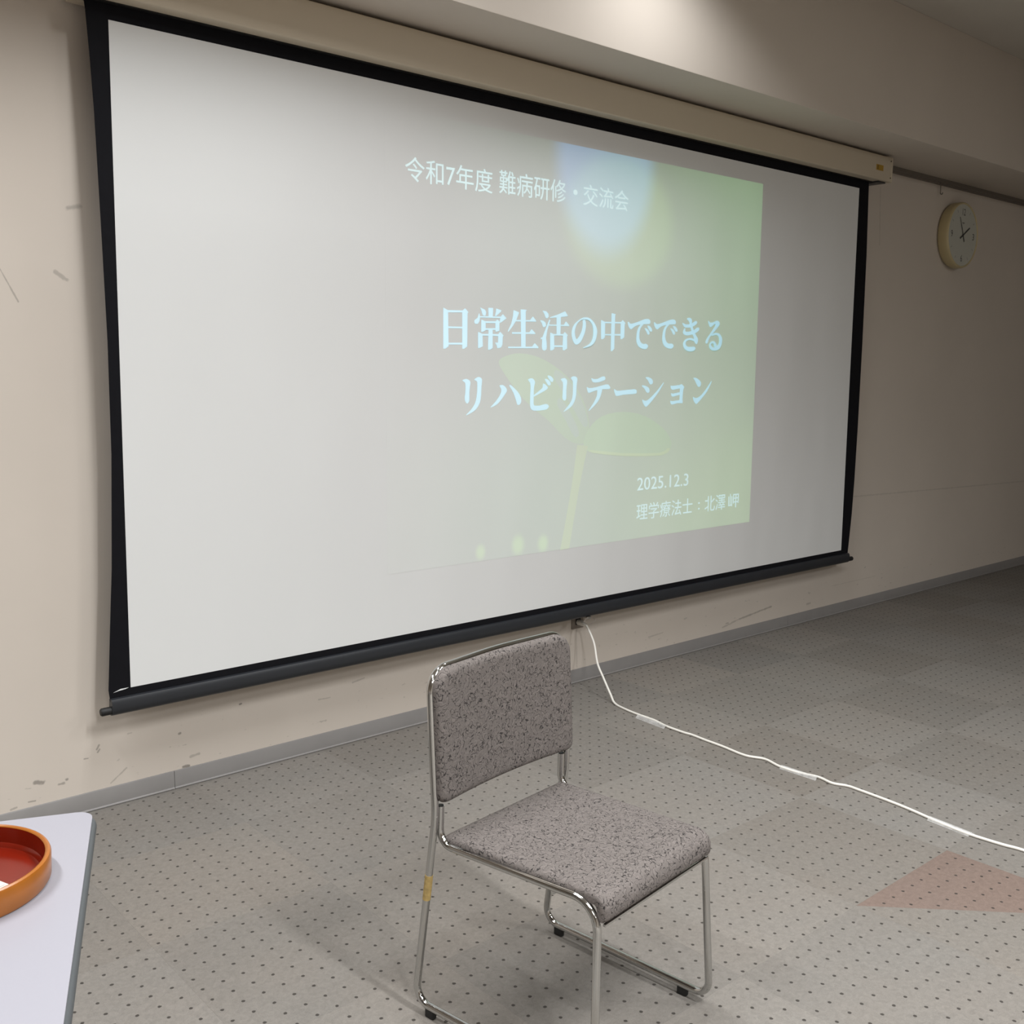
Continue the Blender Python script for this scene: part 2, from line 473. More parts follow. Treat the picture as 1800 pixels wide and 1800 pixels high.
# outlines of the slide lettering and sprout on the cloth (x, z in metres)
TITLE=[
[[(2.3879,1.6265),(2.4091,1.6184),(2.4122,1.485),(2.3976,1.4763),(2.388,1.4754)],[(2.4072,1.6183),(2.4795,1.6203),(2.4795,1.6131),(2.4072,1.6105)],[(2.4775,1.6191),(2.4904,1.6288),(2.5063,1.6158),(2.5024,1.6102),(2.5015,1.4861),(2.486,1.4773),(2.478,1.4771)],[(2.4092,1.5587),(2.4787,1.559),(2.4787,1.5533),(2.4092,1.5526)],[(2.4102,1.4979),(2.478,1.4995),(2.478,1.4929),(2.4102,1.4918)]],
[[(2.5647,1.6353),(2.5882,1.6278),(2.5944,1.6187),(2.5914,1.6061),(2.5822,1.6042),(2.5761,1.6102),(2.5719,1.6224)],[(2.6056,1.6356),(2.6294,1.6358),(2.6276,1.6029),(2.6069,1.6021)],[(2.645,1.635),(2.6713,1.6291),(2.6693,1.6242),(2.6443,1.6059),(2.639,1.6065),(2.6441,1.6224)],[(2.5597,1.6141),(2.5639,1.6019),(2.562,1.5848),(2.5539,1.5736),(2.5417,1.5724),(2.5356,1.5792),(2.5376,1.587),(2.5517,1.5952)],[(2.5618,1.6021),(2.6674,1.6048),(2.6674,1.5994),(2.5619,1.5975)],[(2.6788,1.6144),(2.6981,1.5993),(2.6665,1.5807),(2.6644,1.587),(2.6674,1.6029)],[(2.5711,1.5898),(2.5916,1.5835),(2.5919,1.5499),(2.5765,1.5432),(2.5704,1.543)],[(2.5885,1.5842),(2.6424,1.5859),(2.6424,1.5791),(2.5886,1.5776)],[(2.6413,1.5846),(2.6507,1.5928),(2.6655,1.5839),(2.6613,1.579),(2.6616,1.5505),(2.6469,1.5461),(2.6427,1.5468)],[(2.5918,1.557),(2.6416,1.5594),(2.6416,1.5531),(2.5919,1.5515)],[(2.5551,1.5426),(2.5766,1.5354),(2.578,1.4885),(2.5626,1.4819),(2.5555,1.481)],[(2.5766,1.5354),(2.6575,1.5365),(2.6576,1.5299),(2.5766,1.5295)],[(2.6565,1.5362),(2.6659,1.5459),(2.6829,1.5329),(2.6787,1.5273),(2.678,1.4986),(2.6707,1.4865),(2.6602,1.4831),(2.6517,1.4838),(2.6496,1.4932),(2.64,1.5041),(2.6558,1.5037)],[(2.6073,1.552),(2.627,1.5526),(2.6277,1.4833),(2.6163,1.4767),(2.6049,1.4757)]],
[[(2.7345,1.6326),(2.7638,1.6251),(2.7469,1.59),(2.7257,1.5653),(2.7077,1.5472),(2.7055,1.5503),(2.7234,1.5796),(2.7326,1.6102)],[(2.7723,1.6374),(2.804,1.6364),(2.7986,1.6306),(2.7996,1.49),(2.7776,1.4896)],[(2.7468,1.5948),(2.8233,1.5969),(2.8375,1.612),(2.8556,1.5956),(2.8545,1.5923),(2.7469,1.5897)],[(2.7281,1.547),(2.8197,1.5489),(2.8316,1.5615),(2.8519,1.5467),(2.8509,1.543),(2.7281,1.5406)],[(2.7084,1.4897),(2.835,1.4924),(2.8493,1.5066),(2.8697,1.4915),(2.8687,1.4869),(2.7085,1.4841)]],
[[(2.8896,1.6377),(2.91,1.6353),(2.9227,1.626),(2.9241,1.6146),(2.9151,1.6074),(2.9083,1.6099),(2.9012,1.6235)],[(2.8768,1.5989),(2.8949,1.5971),(2.9075,1.5894),(2.91,1.578),(2.8999,1.5711),(2.8931,1.5741),(2.8872,1.587)],[(2.9277,1.6032),(2.9335,1.6018),(2.9172,1.5601),(2.9109,1.5303),(2.9162,1.4941),(2.913,1.4825),(2.9016,1.4781),(2.8925,1.4821),(2.8889,1.4935),(2.8906,1.524),(2.8815,1.5238),(2.8826,1.5295),(2.8916,1.5314),(2.9025,1.5531)],[(3.0161,1.6399),(3.0318,1.623),(3.0283,1.6204),(2.9909,1.6156),(2.931,1.6099),(2.9333,1.6133),(2.9745,1.6249)],[(2.9688,1.6197),(2.992,1.6206),(2.9913,1.5458),(2.9704,1.5452)],[(2.9247,1.5834),(3.0103,1.585),(3.0217,1.5993),(3.0409,1.5841),(3.0387,1.5807),(2.9248,1.5788)],[(2.9345,1.5516),(2.9553,1.5447),(2.9577,1.4867),(2.9474,1.4806),(2.9359,1.4796)],[(2.953,1.5455),(3.0088,1.5471),(3.0089,1.5413),(2.9531,1.5405)],[(3.0065,1.5462),(3.0157,1.5557),(3.0336,1.5436),(3.029,1.5385),(3.0302,1.4889),(3.015,1.4814),(3.0056,1.4826)],[(2.9574,1.5),(3.0063,1.501),(3.0065,1.4947),(2.9575,1.494)]],
[[(3.1187,1.608),(3.1194,1.6032),(3.134,1.6067),(3.1319,1.6111)],[(3.1194,1.6032),(3.1204,1.5963),(3.1369,1.6003),(3.134,1.6067)],[(3.1204,1.5963),(3.1204,1.5886),(3.1385,1.5926),(3.1369,1.6003)],[(3.1204,1.5886),(3.1191,1.5804),(3.1382,1.5835),(3.1385,1.5926)],[(3.1191,1.5804),(3.1168,1.5714),(3.1367,1.5732),(3.1382,1.5835)],[(3.1168,1.5714),(3.1138,1.563),(3.1344,1.5636),(3.1367,1.5732)],[(3.1138,1.563),(3.11,1.5554),(3.1317,1.5557),(3.1344,1.5636)],[(3.11,1.5554),(3.1055,1.5483),(3.1282,1.5486),(3.1317,1.5557)],[(3.1055,1.5483),(3.1011,1.5423),(3.1241,1.5412),(3.1282,1.5486)],[(3.1011,1.5423),(3.0969,1.5372),(3.1193,1.5328),(3.1241,1.5412)],[(3.0969,1.5372),(3.0928,1.5331),(3.1139,1.5241),(3.1193,1.5328)],[(3.0928,1.5331),(3.0893,1.5301),(3.1078,1.517),(3.1139,1.5241)],[(3.0893,1.5301),(3.0869,1.5283),(3.1004,1.5117),(3.1078,1.517)],[(3.0869,1.5283),(3.0852,1.5276),(3.0924,1.5079),(3.1004,1.5117)],[(3.0852,1.5276),(3.0834,1.5282),(3.0851,1.5063),(3.0924,1.5079)],[(3.0834,1.5282),(3.0812,1.5305),(3.0792,1.5071),(3.0851,1.5063)],[(3.0812,1.5305),(3.079,1.5341),(3.074,1.51),(3.0792,1.5071)],[(3.079,1.5341),(3.0771,1.5382),(3.0693,1.5144),(3.074,1.51)],[(3.0771,1.5382),(3.0754,1.5428),(3.0649,1.5205),(3.0693,1.5144)],[(3.0754,1.5428),(3.074,1.5479),(3.061,1.528),(3.0649,1.5205)],[(3.074,1.5479),(3.0732,1.5533),(3.0581,1.536),(3.061,1.528)],[(3.0732,1.5533),(3.073,1.5586),(3.0562,1.5441),(3.0581,1.536)],[(3.073,1.5586),(3.0736,1.5641),(3.0554,1.5525),(3.0562,1.5441)],[(3.0736,1.5641),(3.0751,1.5702),(3.0563,1.5612),(3.0554,1.5525)],[(3.0751,1.5702),(3.0777,1.5774),(3.0588,1.5703),(3.0563,1.5612)],[(3.0777,1.5774),(3.0813,1.5853),(3.063,1.5795),(3.0588,1.5703)],[(3.0813,1.5853),(3.0866,1.5925),(3.0699,1.5886),(3.063,1.5795)],[(3.0866,1.5925),(3.0942,1.5991),(3.0811,1.5977),(3.0699,1.5886)],[(3.0942,1.5991),(3.1035,1.6051),(3.095,1.6067),(3.0811,1.5977)],[(3.1035,1.6051),(3.1126,1.6095),(3.1077,1.6135),(3.095,1.6067)],[(3.1126,1.6095),(3.121,1.6115),(3.1173,1.6174),(3.1077,1.6135)],[(3.121,1.6115),(3.1291,1.6119),(3.1257,1.6193),(3.1173,1.6174)],[(3.1291,1.6119),(3.1368,1.6116),(3.1341,1.62),(3.1257,1.6193)],[(3.1368,1.6116),(3.1438,1.6111),(3.1432,1.62),(3.1341,1.62)],[(3.1438,1.6111),(3.1502,1.61),(3.1522,1.619),(3.1432,1.62)],[(3.1502,1.61),(3.1564,1.6077),(3.1611,1.6164),(3.1522,1.619)],[(3.1564,1.6077),(3.1628,1.6041),(3.1699,1.6121),(3.1611,1.6164)],[(3.1628,1.6041),(3.1689,1.5994),(3.1785,1.6062),(3.1699,1.6121)],[(3.1689,1.5994),(3.174,1.5939),(3.1862,1.5994),(3.1785,1.6062)],[(3.174,1.5939),(3.1776,1.5878),(3.193,1.5916),(3.1862,1.5994)],[(3.1776,1.5878),(3.1802,1.5809),(3.1989,1.5829),(3.193,1.5916)],[(3.1802,1.5809),(3.182,1.5736),(3.203,1.5743),(3.1989,1.5829)],[(3.182,1.5736),(3.183,1.5659),(3.2049,1.5663),(3.203,1.5743)],[(3.183,1.5659),(3.1833,1.5577),(3.2049,1.5585),(3.2049,1.5663)],[(3.1833,1.5577),(3.1827,1.5497),(3.2037,1.5503),(3.2049,1.5585)],[(3.1827,1.5497),(3.1813,1.5419),(3.2016,1.541),(3.2037,1.5503)],[(3.1813,1.5419),(3.1792,1.5343),(3.1982,1.5313),(3.2016,1.541)],[(3.1792,1.5343),(3.1759,1.5272),(3.1934,1.5225),(3.1982,1.5313)],[(3.1759,1.5272),(3.1718,1.5209),(3.187,1.515),(3.1934,1.5225)],[(3.1718,1.5209),(3.1666,1.5151),(3.1792,1.5085),(3.187,1.515)],[(3.1666,1.5151),(3.1591,1.5096),(3.1692,1.503),(3.1792,1.5085)],[(3.1591,1.5096),(3.1471,1.5038),(3.1544,1.4985),(3.1692,1.503)],[(3.1471,1.5038),(3.133,1.4982),(3.1374,1.495),(3.1544,1.4985)],[(3.133,1.4982),(3.1229,1.4943),(3.1254,1.4927),(3.1374,1.495)]],
[[(3.2293,1.613),(3.2534,1.6053),(3.2541,1.5413),(3.243,1.5332),(3.2317,1.5329)],[(3.2521,1.6061),(3.353,1.6089),(3.3532,1.6028),(3.2523,1.6004)],[(3.3517,1.6071),(3.3631,1.6172),(3.3804,1.6055),(3.3754,1.5992),(3.3748,1.5445),(3.3607,1.5362),(3.3516,1.536)],[(3.2537,1.5543),(3.3522,1.5571),(3.3524,1.5506),(3.2538,1.5496)],[(3.2927,1.644),(3.3183,1.6408),(3.3146,1.6363),(3.313,1.4938),(3.3005,1.4834),(3.2928,1.4833)]],
[[(3.3953,1.609),(3.398,1.6112),(3.4023,1.6106),(3.4057,1.6073),(3.4107,1.6041),(3.4188,1.6037),(3.431,1.6055),(3.4504,1.6104),(3.4716,1.6165),(3.49,1.6223),(3.5065,1.6267),(3.5205,1.6284),(3.5315,1.6277),(3.5386,1.6244),(3.5424,1.6198),(3.5427,1.6146),(3.5407,1.6101),(3.5382,1.608),(3.5324,1.607),(3.5198,1.6063),(3.5032,1.6053),(3.4822,1.6029),(3.4619,1.5997),(3.4482,1.5958),(3.4376,1.5914),(3.4288,1.5858),(3.4217,1.5813),(3.4162,1.5805),(3.4115,1.5823),(3.4059,1.5867),(3.401,1.5929),(3.397,1.6015)],[(3.506,1.5868),(3.5118,1.5876),(3.5206,1.5859),(3.5277,1.5818),(3.5336,1.5766),(3.5376,1.5708),(3.5393,1.5656),(3.5376,1.5624),(3.5343,1.5606),(3.5309,1.5597),(3.5269,1.5611),(3.5221,1.5672),(3.5169,1.5747),(3.5099,1.5816)],[(3.5233,1.5984),(3.5305,1.5993),(3.5412,1.5962),(3.5489,1.5906),(3.5544,1.5842),(3.5559,1.5794),(3.5547,1.5758),(3.5511,1.5739),(3.5464,1.5735),(3.543,1.5744),(3.5388,1.5781),(3.5294,1.5887)],[(3.4804,1.6031),(3.4766,1.5997),(3.4928,1.6003),(3.497,1.6037)],[(3.4766,1.5997),(3.4712,1.5948),(3.487,1.5954),(3.4928,1.6003)],[(3.4712,1.5948),(3.4665,1.5896),(3.4819,1.5901),(3.487,1.5954)],[(3.4665,1.5896),(3.463,1.5846),(3.4783,1.585),(3.4819,1.5901)],[(3.463,1.5846),(3.4602,1.5793),(3.4755,1.5795),(3.4783,1.585)],[(3.4602,1.5793),(3.4578,1.5729),(3.4733,1.5733),(3.4755,1.5795)],[(3.4578,1.5729),(3.4559,1.5646),(3.4718,1.5658),(3.4733,1.5733)],[(3.4559,1.5646),(3.4545,1.5553),(3.471,1.5575),(3.4718,1.5658)],[(3.4545,1.5553),(3.4537,1.5467),(3.4711,1.5499),(3.471,1.5575)],[(3.4537,1.5467),(3.4535,1.5393),(3.4723,1.5433),(3.4711,1.5499)],[(3.4535,1.5393),(3.4539,1.5325),(3.4743,1.5373),(3.4723,1.5433)],[(3.4539,1.5325),(3.4555,1.5261),(3.477,1.5321),(3.4743,1.5373)],[(3.4555,1.5261),(3.4585,1.5197),(3.48,1.5278),(3.477,1.5321)],[(3.4585,1.5197),(3.4626,1.5136),(3.4837,1.5242),(3.48,1.5278)],[(3.4626,1.5136),(3.4675,1.5085),(3.4877,1.5214),(3.4837,1.5242)],[(3.4675,1.5085),(3.4733,1.5046),(3.4924,1.5194),(3.4877,1.5214)],[(3.4733,1.5046),(3.4798,1.5015),(3.4976,1.5182),(3.4924,1.5194)],[(3.4798,1.5015),(3.4865,1.4992),(3.5025,1.5176),(3.4976,1.5182)],[(3.4865,1.4992),(3.4936,1.4975),(3.5069,1.5179),(3.5025,1.5176)],[(3.4936,1.4975),(3.5009,1.4966),(3.511,1.5189),(3.5069,1.5179)],[(3.5009,1.4966),(3.5075,1.4962),(3.515,1.5192),(3.511,1.5189)],[(3.5075,1.4962),(3.5131,1.4963),(3.5189,1.5184),(3.515,1.5192)],[(3.5131,1.4963),(3.5179,1.4971),(3.5226,1.5169),(3.5189,1.5184)],[(3.5179,1.4971),(3.5221,1.4985),(3.5256,1.5153),(3.5226,1.5169)],[(3.5221,1.4985),(3.5256,1.5012),(3.5278,1.5134),(3.5256,1.5153)],[(3.5256,1.5012),(3.5283,1.5046),(3.5294,1.5113),(3.5278,1.5134)],[(3.5283,1.5046),(3.5301,1.5071),(3.5305,1.5098),(3.5294,1.5113)]],
[[(3.5668,1.6133),(3.5694,1.6155),(3.5739,1.6149),(3.5773,1.6117),(3.5824,1.6085),(3.5907,1.6081),(3.603,1.6099),(3.6227,1.6148),(3.6442,1.6208),(3.6629,1.6265),(3.6796,1.631),(3.6938,1.6326),(3.705,1.6319),(3.7122,1.6287),(3.7161,1.6241),(3.7164,1.619),(3.7144,1.6145),(3.7119,1.6124),(3.706,1.6114),(3.6932,1.6107),(3.6763,1.6097),(3.6551,1.6074),(3.6345,1.6042),(3.6206,1.6003),(3.6098,1.5959),(3.6009,1.5903),(3.5937,1.5859),(3.5882,1.5851),(3.5833,1.5869),(3.5776,1.5912),(3.5726,1.5973),(3.5685,1.6059)],[(3.6793,1.5914),(3.6852,1.5922),(3.6942,1.5905),(3.7013,1.5865),(3.7074,1.5813),(3.7115,1.5756),(3.7132,1.5704),(3.7115,1.5673),(3.7081,1.5655),(3.7047,1.5646),(3.7006,1.566),(3.6958,1.572),(3.6904,1.5794),(3.6833,1.5863)],[(3.6968,1.6029),(3.7041,1.6038),(3.715,1.6008),(3.7228,1.5952),(3.7285,1.5888),(3.73,1.5841),(3.7288,1.5806),(3.7251,1.5786),(3.7204,1.5782),(3.717,1.5791),(3.7127,1.5828),(3.7031,1.5933)],[(3.6532,1.6075),(3.6494,1.6042),(3.6659,1.6047),(3.67,1.6081)],[(3.6494,1.6042),(3.6439,1.5993),(3.66,1.5999),(3.6659,1.6047)],[(3.6439,1.5993),(3.6391,1.5941),(3.6548,1.5947),(3.66,1.5999)],[(3.6391,1.5941),(3.6357,1.5892),(3.6512,1.5896),(3.6548,1.5947)],[(3.6357,1.5892),(3.6328,1.5839),(3.6483,1.5842),(3.6512,1.5896)],[(3.6328,1.5839),(3.6304,1.5775),(3.6461,1.578),(3.6483,1.5842)],[(3.6304,1.5775),(3.6285,1.5694),(3.6446,1.5706),(3.6461,1.578)],[(3.6285,1.5694),(3.6271,1.5602),(3.6439,1.5624),(3.6446,1.5706)],[(3.6271,1.5602),(3.6264,1.5516),(3.644,1.5548),(3.6439,1.5624)],[(3.6264,1.5516),(3.6262,1.5443),(3.6453,1.5483),(3.644,1.5548)],[(3.6262,1.5443),(3.6267,1.5376),(3.6474,1.5423),(3.6453,1.5483)],[(3.6267,1.5376),(3.6283,1.5312),(3.6501,1.5372),(3.6474,1.5423)],[(3.6283,1.5312),(3.6314,1.5249),(3.6532,1.5329),(3.6501,1.5372)],[(3.6314,1.5249),(3.6356,1.5188),(3.6569,1.5293),(3.6532,1.5329)],[(3.6356,1.5188),(3.6406,1.5137),(3.6611,1.5265),(3.6569,1.5293)],[(3.6406,1.5137),(3.6465,1.5098),(3.6659,1.5246),(3.6611,1.5265)],[(3.6465,1.5098),(3.6531,1.5069),(3.6711,1.5234),(3.6659,1.5246)],[(3.6531,1.5069),(3.66,1.5046),(3.6761,1.5228),(3.6711,1.5234)],[(3.66,1.5046),(3.6672,1.5029),(3.6805,1.5231),(3.6761,1.5228)],[(3.6672,1.5029),(3.6746,1.5019),(3.6847,1.5241),(3.6805,1.5231)],[(3.6746,1.5019),(3.6813,1.5016),(3.6887,1.5244),(3.6847,1.5241)],[(3.6813,1.5016),(3.6869,1.5017),(3.6927,1.5236),(3.6887,1.5244)],[(3.6869,1.5017),(3.6919,1.5025),(3.6965,1.5222),(3.6927,1.5236)],[(3.6919,1.5025),(3.6961,1.5039),(3.6996,1.5205),(3.6965,1.5222)],[(3.6961,1.5039),(3.6996,1.5066),(3.7018,1.5187),(3.6996,1.5205)],[(3.6996,1.5066),(3.7024,1.51),(3.7035,1.5166),(3.7018,1.5187)],[(3.7024,1.51),(3.7042,1.5124),(3.7045,1.5151),(3.7035,1.5166)]],
[[(3.7616,1.6193),(3.7667,1.6194),(3.7752,1.6169),(3.7813,1.6151),(3.7889,1.6138),(3.8007,1.614),(3.8137,1.6154),(3.8253,1.6182),(3.8361,1.622),(3.8456,1.6272),(3.8539,1.6313),(3.8615,1.6312),(3.8667,1.6289),(3.8681,1.6249),(3.866,1.6201),(3.8595,1.6155),(3.8504,1.6109),(3.8402,1.6062),(3.828,1.6022),(3.812,1.6003),(3.7963,1.5998),(3.785,1.6),(3.7759,1.6027),(3.7666,1.6113)],[(3.7796,1.5963),(3.7833,1.596),(3.7854,1.5929),(3.7842,1.5895),(3.7835,1.5857),(3.7866,1.5824),(3.7928,1.5803),(3.8029,1.5806),(3.8153,1.5824),(3.8286,1.5842),(3.8424,1.5875),(3.8566,1.5949),(3.8693,1.6014),(3.8786,1.6025),(3.8843,1.6005),(3.8855,1.596),(3.8826,1.5902),(3.8764,1.585),(3.8658,1.5796),(3.8484,1.5735),(3.8297,1.5684),(3.815,1.5658),(3.8026,1.5647),(3.7927,1.5645),(3.7845,1.5656),(3.7765,1.5685),(3.7707,1.5724),(3.7683,1.577),(3.769,1.5824),(3.7738,1.5902)],[(3.7933,1.6376),(3.7968,1.6362),(3.8005,1.6431),(3.7965,1.6421)],[(3.7968,1.6362),(3.8017,1.6341),(3.8063,1.6445),(3.8005,1.6431)],[(3.8017,1.6341),(3.806,1.6317),(3.8122,1.6448),(3.8063,1.6445)],[(3.806,1.6317),(3.809,1.629),(3.8181,1.6435),(3.8122,1.6448)],[(3.809,1.629),(3.8114,1.6259),(3.824,1.6411),(3.8181,1.6435)],[(3.8114,1.6259),(3.8133,1.6226),(3.8284,1.6375),(3.824,1.6411)],[(3.8133,1.6226),(3.8143,1.6192),(3.83,1.6326),(3.8284,1.6375)],[(3.8143,1.6192),(3.8149,1.6155),(3.8299,1.6266),(3.83,1.6326)],[(3.8149,1.6155),(3.8161,1.6112),(3.8305,1.6203),(3.8299,1.6266)],[(3.8161,1.6112),(3.8186,1.606),(3.8325,1.6138),(3.8305,1.6203)],[(3.8186,1.606),(3.8218,1.6001),(3.8353,1.607),(3.8325,1.6138)],[(3.8218,1.6001),(3.825,1.5942),(3.8383,1.6004),(3.8353,1.607)],[(3.825,1.5942),(3.8277,1.5887),(3.8417,1.5942),(3.8383,1.6004)],[(3.8277,1.5887),(3.8304,1.5833),(3.8455,1.5881),(3.8417,1.5942)],[(3.8304,1.5833),(3.8338,1.5772),(3.8496,1.582),(3.8455,1.5881)],[(3.8338,1.5772),(3.8389,1.5696),(3.8544,1.5756),(3.8496,1.582)],[(3.8389,1.5696),(3.8446,1.5614),(3.8595,1.5693),(3.8544,1.5756)],[(3.8446,1.5614),(3.8487,1.5544),(3.8644,1.5635),(3.8595,1.5693)],[(3.8487,1.5544),(3.8497,1.5498),(3.8691,1.5589),(3.8644,1.5635)],[(3.8497,1.5498),(3.849,1.5464),(3.8735,1.555),(3.8691,1.5589)],[(3.849,1.5464),(3.8494,1.5428),(3.8766,1.5508),(3.8735,1.555)],[(3.8494,1.5428),(3.852,1.5383),(3.8776,1.5459),(3.8766,1.5508)],[(3.852,1.5383),(3.8557,1.5337),(3.8772,1.5407),(3.8776,1.5459)],[(3.8557,1.5337),(3.8592,1.53),(3.8762,1.5362),(3.8772,1.5407)],[(3.8592,1.53),(3.8624,1.5278),(3.8746,1.5325),(3.8762,1.5362)],[(3.8624,1.5278),(3.8654,1.5266),(3.8724,1.5294),(3.8746,1.5325)],[(3.8654,1.5266),(3.8675,1.5258),(3.8709,1.5274),(3.8724,1.5294)],[(3.8608,1.5431),(3.8554,1.5453),(3.8558,1.5383),(3.8611,1.5373)],[(3.8554,1.5453),(3.8477,1.5482),(3.8481,1.5398),(3.8558,1.5383)],[(3.8477,1.5482),(3.8398,1.5506),(3.8403,1.5412),(3.8481,1.5398)],[(3.8398,1.5506),(3.8323,1.5518),(3.8326,1.5425),(3.8403,1.5412)],[(3.8323,1.5518),(3.8247,1.5523),(3.8246,1.5437),(3.8326,1.5425)],[(3.8247,1.5523),(3.8169,1.5521),(3.8173,1.5442),(3.8246,1.5437)],[(3.8169,1.5521),(3.8085,1.5512),(3.8106,1.5435),(3.8173,1.5442)],[(3.8085,1.5512),(3.7999,1.5496),(3.8045,1.542),(3.8106,1.5435)],[(3.7999,1.5496),(3.7922,1.5472),(3.7993,1.5401),(3.8045,1.542)],[(3.7922,1.5472),(3.7857,1.5438),(3.7951,1.538),(3.7993,1.5401)],[(3.7857,1.5438),(3.7801,1.5397),(3.7918,1.5355),(3.7951,1.538)],[(3.7801,1.5397),(3.7759,1.5352),(3.7895,1.5327),(3.7918,1.5355)],[(3.7759,1.5352),(3.7732,1.5307),(3.7883,1.5295),(3.7895,1.5327)],[(3.7732,1.5307),(3.772,1.5258),(3.788,1.5259),(3.7883,1.5295)],[(3.772,1.5258),(3.7721,1.5208),(3.7889,1.5226),(3.788,1.5259)],[(3.7721,1.5208),(3.7736,1.5155),(3.7911,1.5195),(3.7889,1.5226)],[(3.7736,1.5155),(3.7765,1.5101),(3.7945,1.5165),(3.7911,1.5195)],[(3.7765,1.5101),(3.7807,1.5051),(3.7984,1.5142),(3.7945,1.5165)],[(3.7807,1.5051),(3.7865,1.5007),(3.8024,1.5127),(3.7984,1.5142)],[(3.7865,1.5007),(3.7937,1.4969),(3.8069,1.512),(3.8024,1.5127)],[(3.7937,1.4969),(3.8016,1.494),(3.8121,1.5116),(3.8069,1.512)],[(3.8016,1.494),(3.8105,1.4925),(3.8185,1.5115),(3.8121,1.5116)],[(3.8105,1.4925),(3.82,1.4921),(3.8257,1.5117),(3.8185,1.5115)],[(3.82,1.4921),(3.8291,1.4923),(3.8326,1.512),(3.8257,1.5117)],[(3.8291,1.4923),(3.8375,1.4931),(3.8392,1.5126),(3.8326,1.512)],[(3.8375,1.4931),(3.8454,1.4944),(3.8456,1.5132),(3.8392,1.5126)],[(3.8454,1.4944),(3.8518,1.4964),(3.8509,1.5131),(3.8456,1.5132)],[(3.8518,1.4964),(3.856,1.4995),(3.8549,1.5115),(3.8509,1.5131)],[(3.856,1.4995),(3.8587,1.5033),(3.8579,1.5092),(3.8549,1.5115)],[(3.8587,1.5033),(3.8605,1.506),(3.8599,1.5075),(3.8579,1.5092)]],
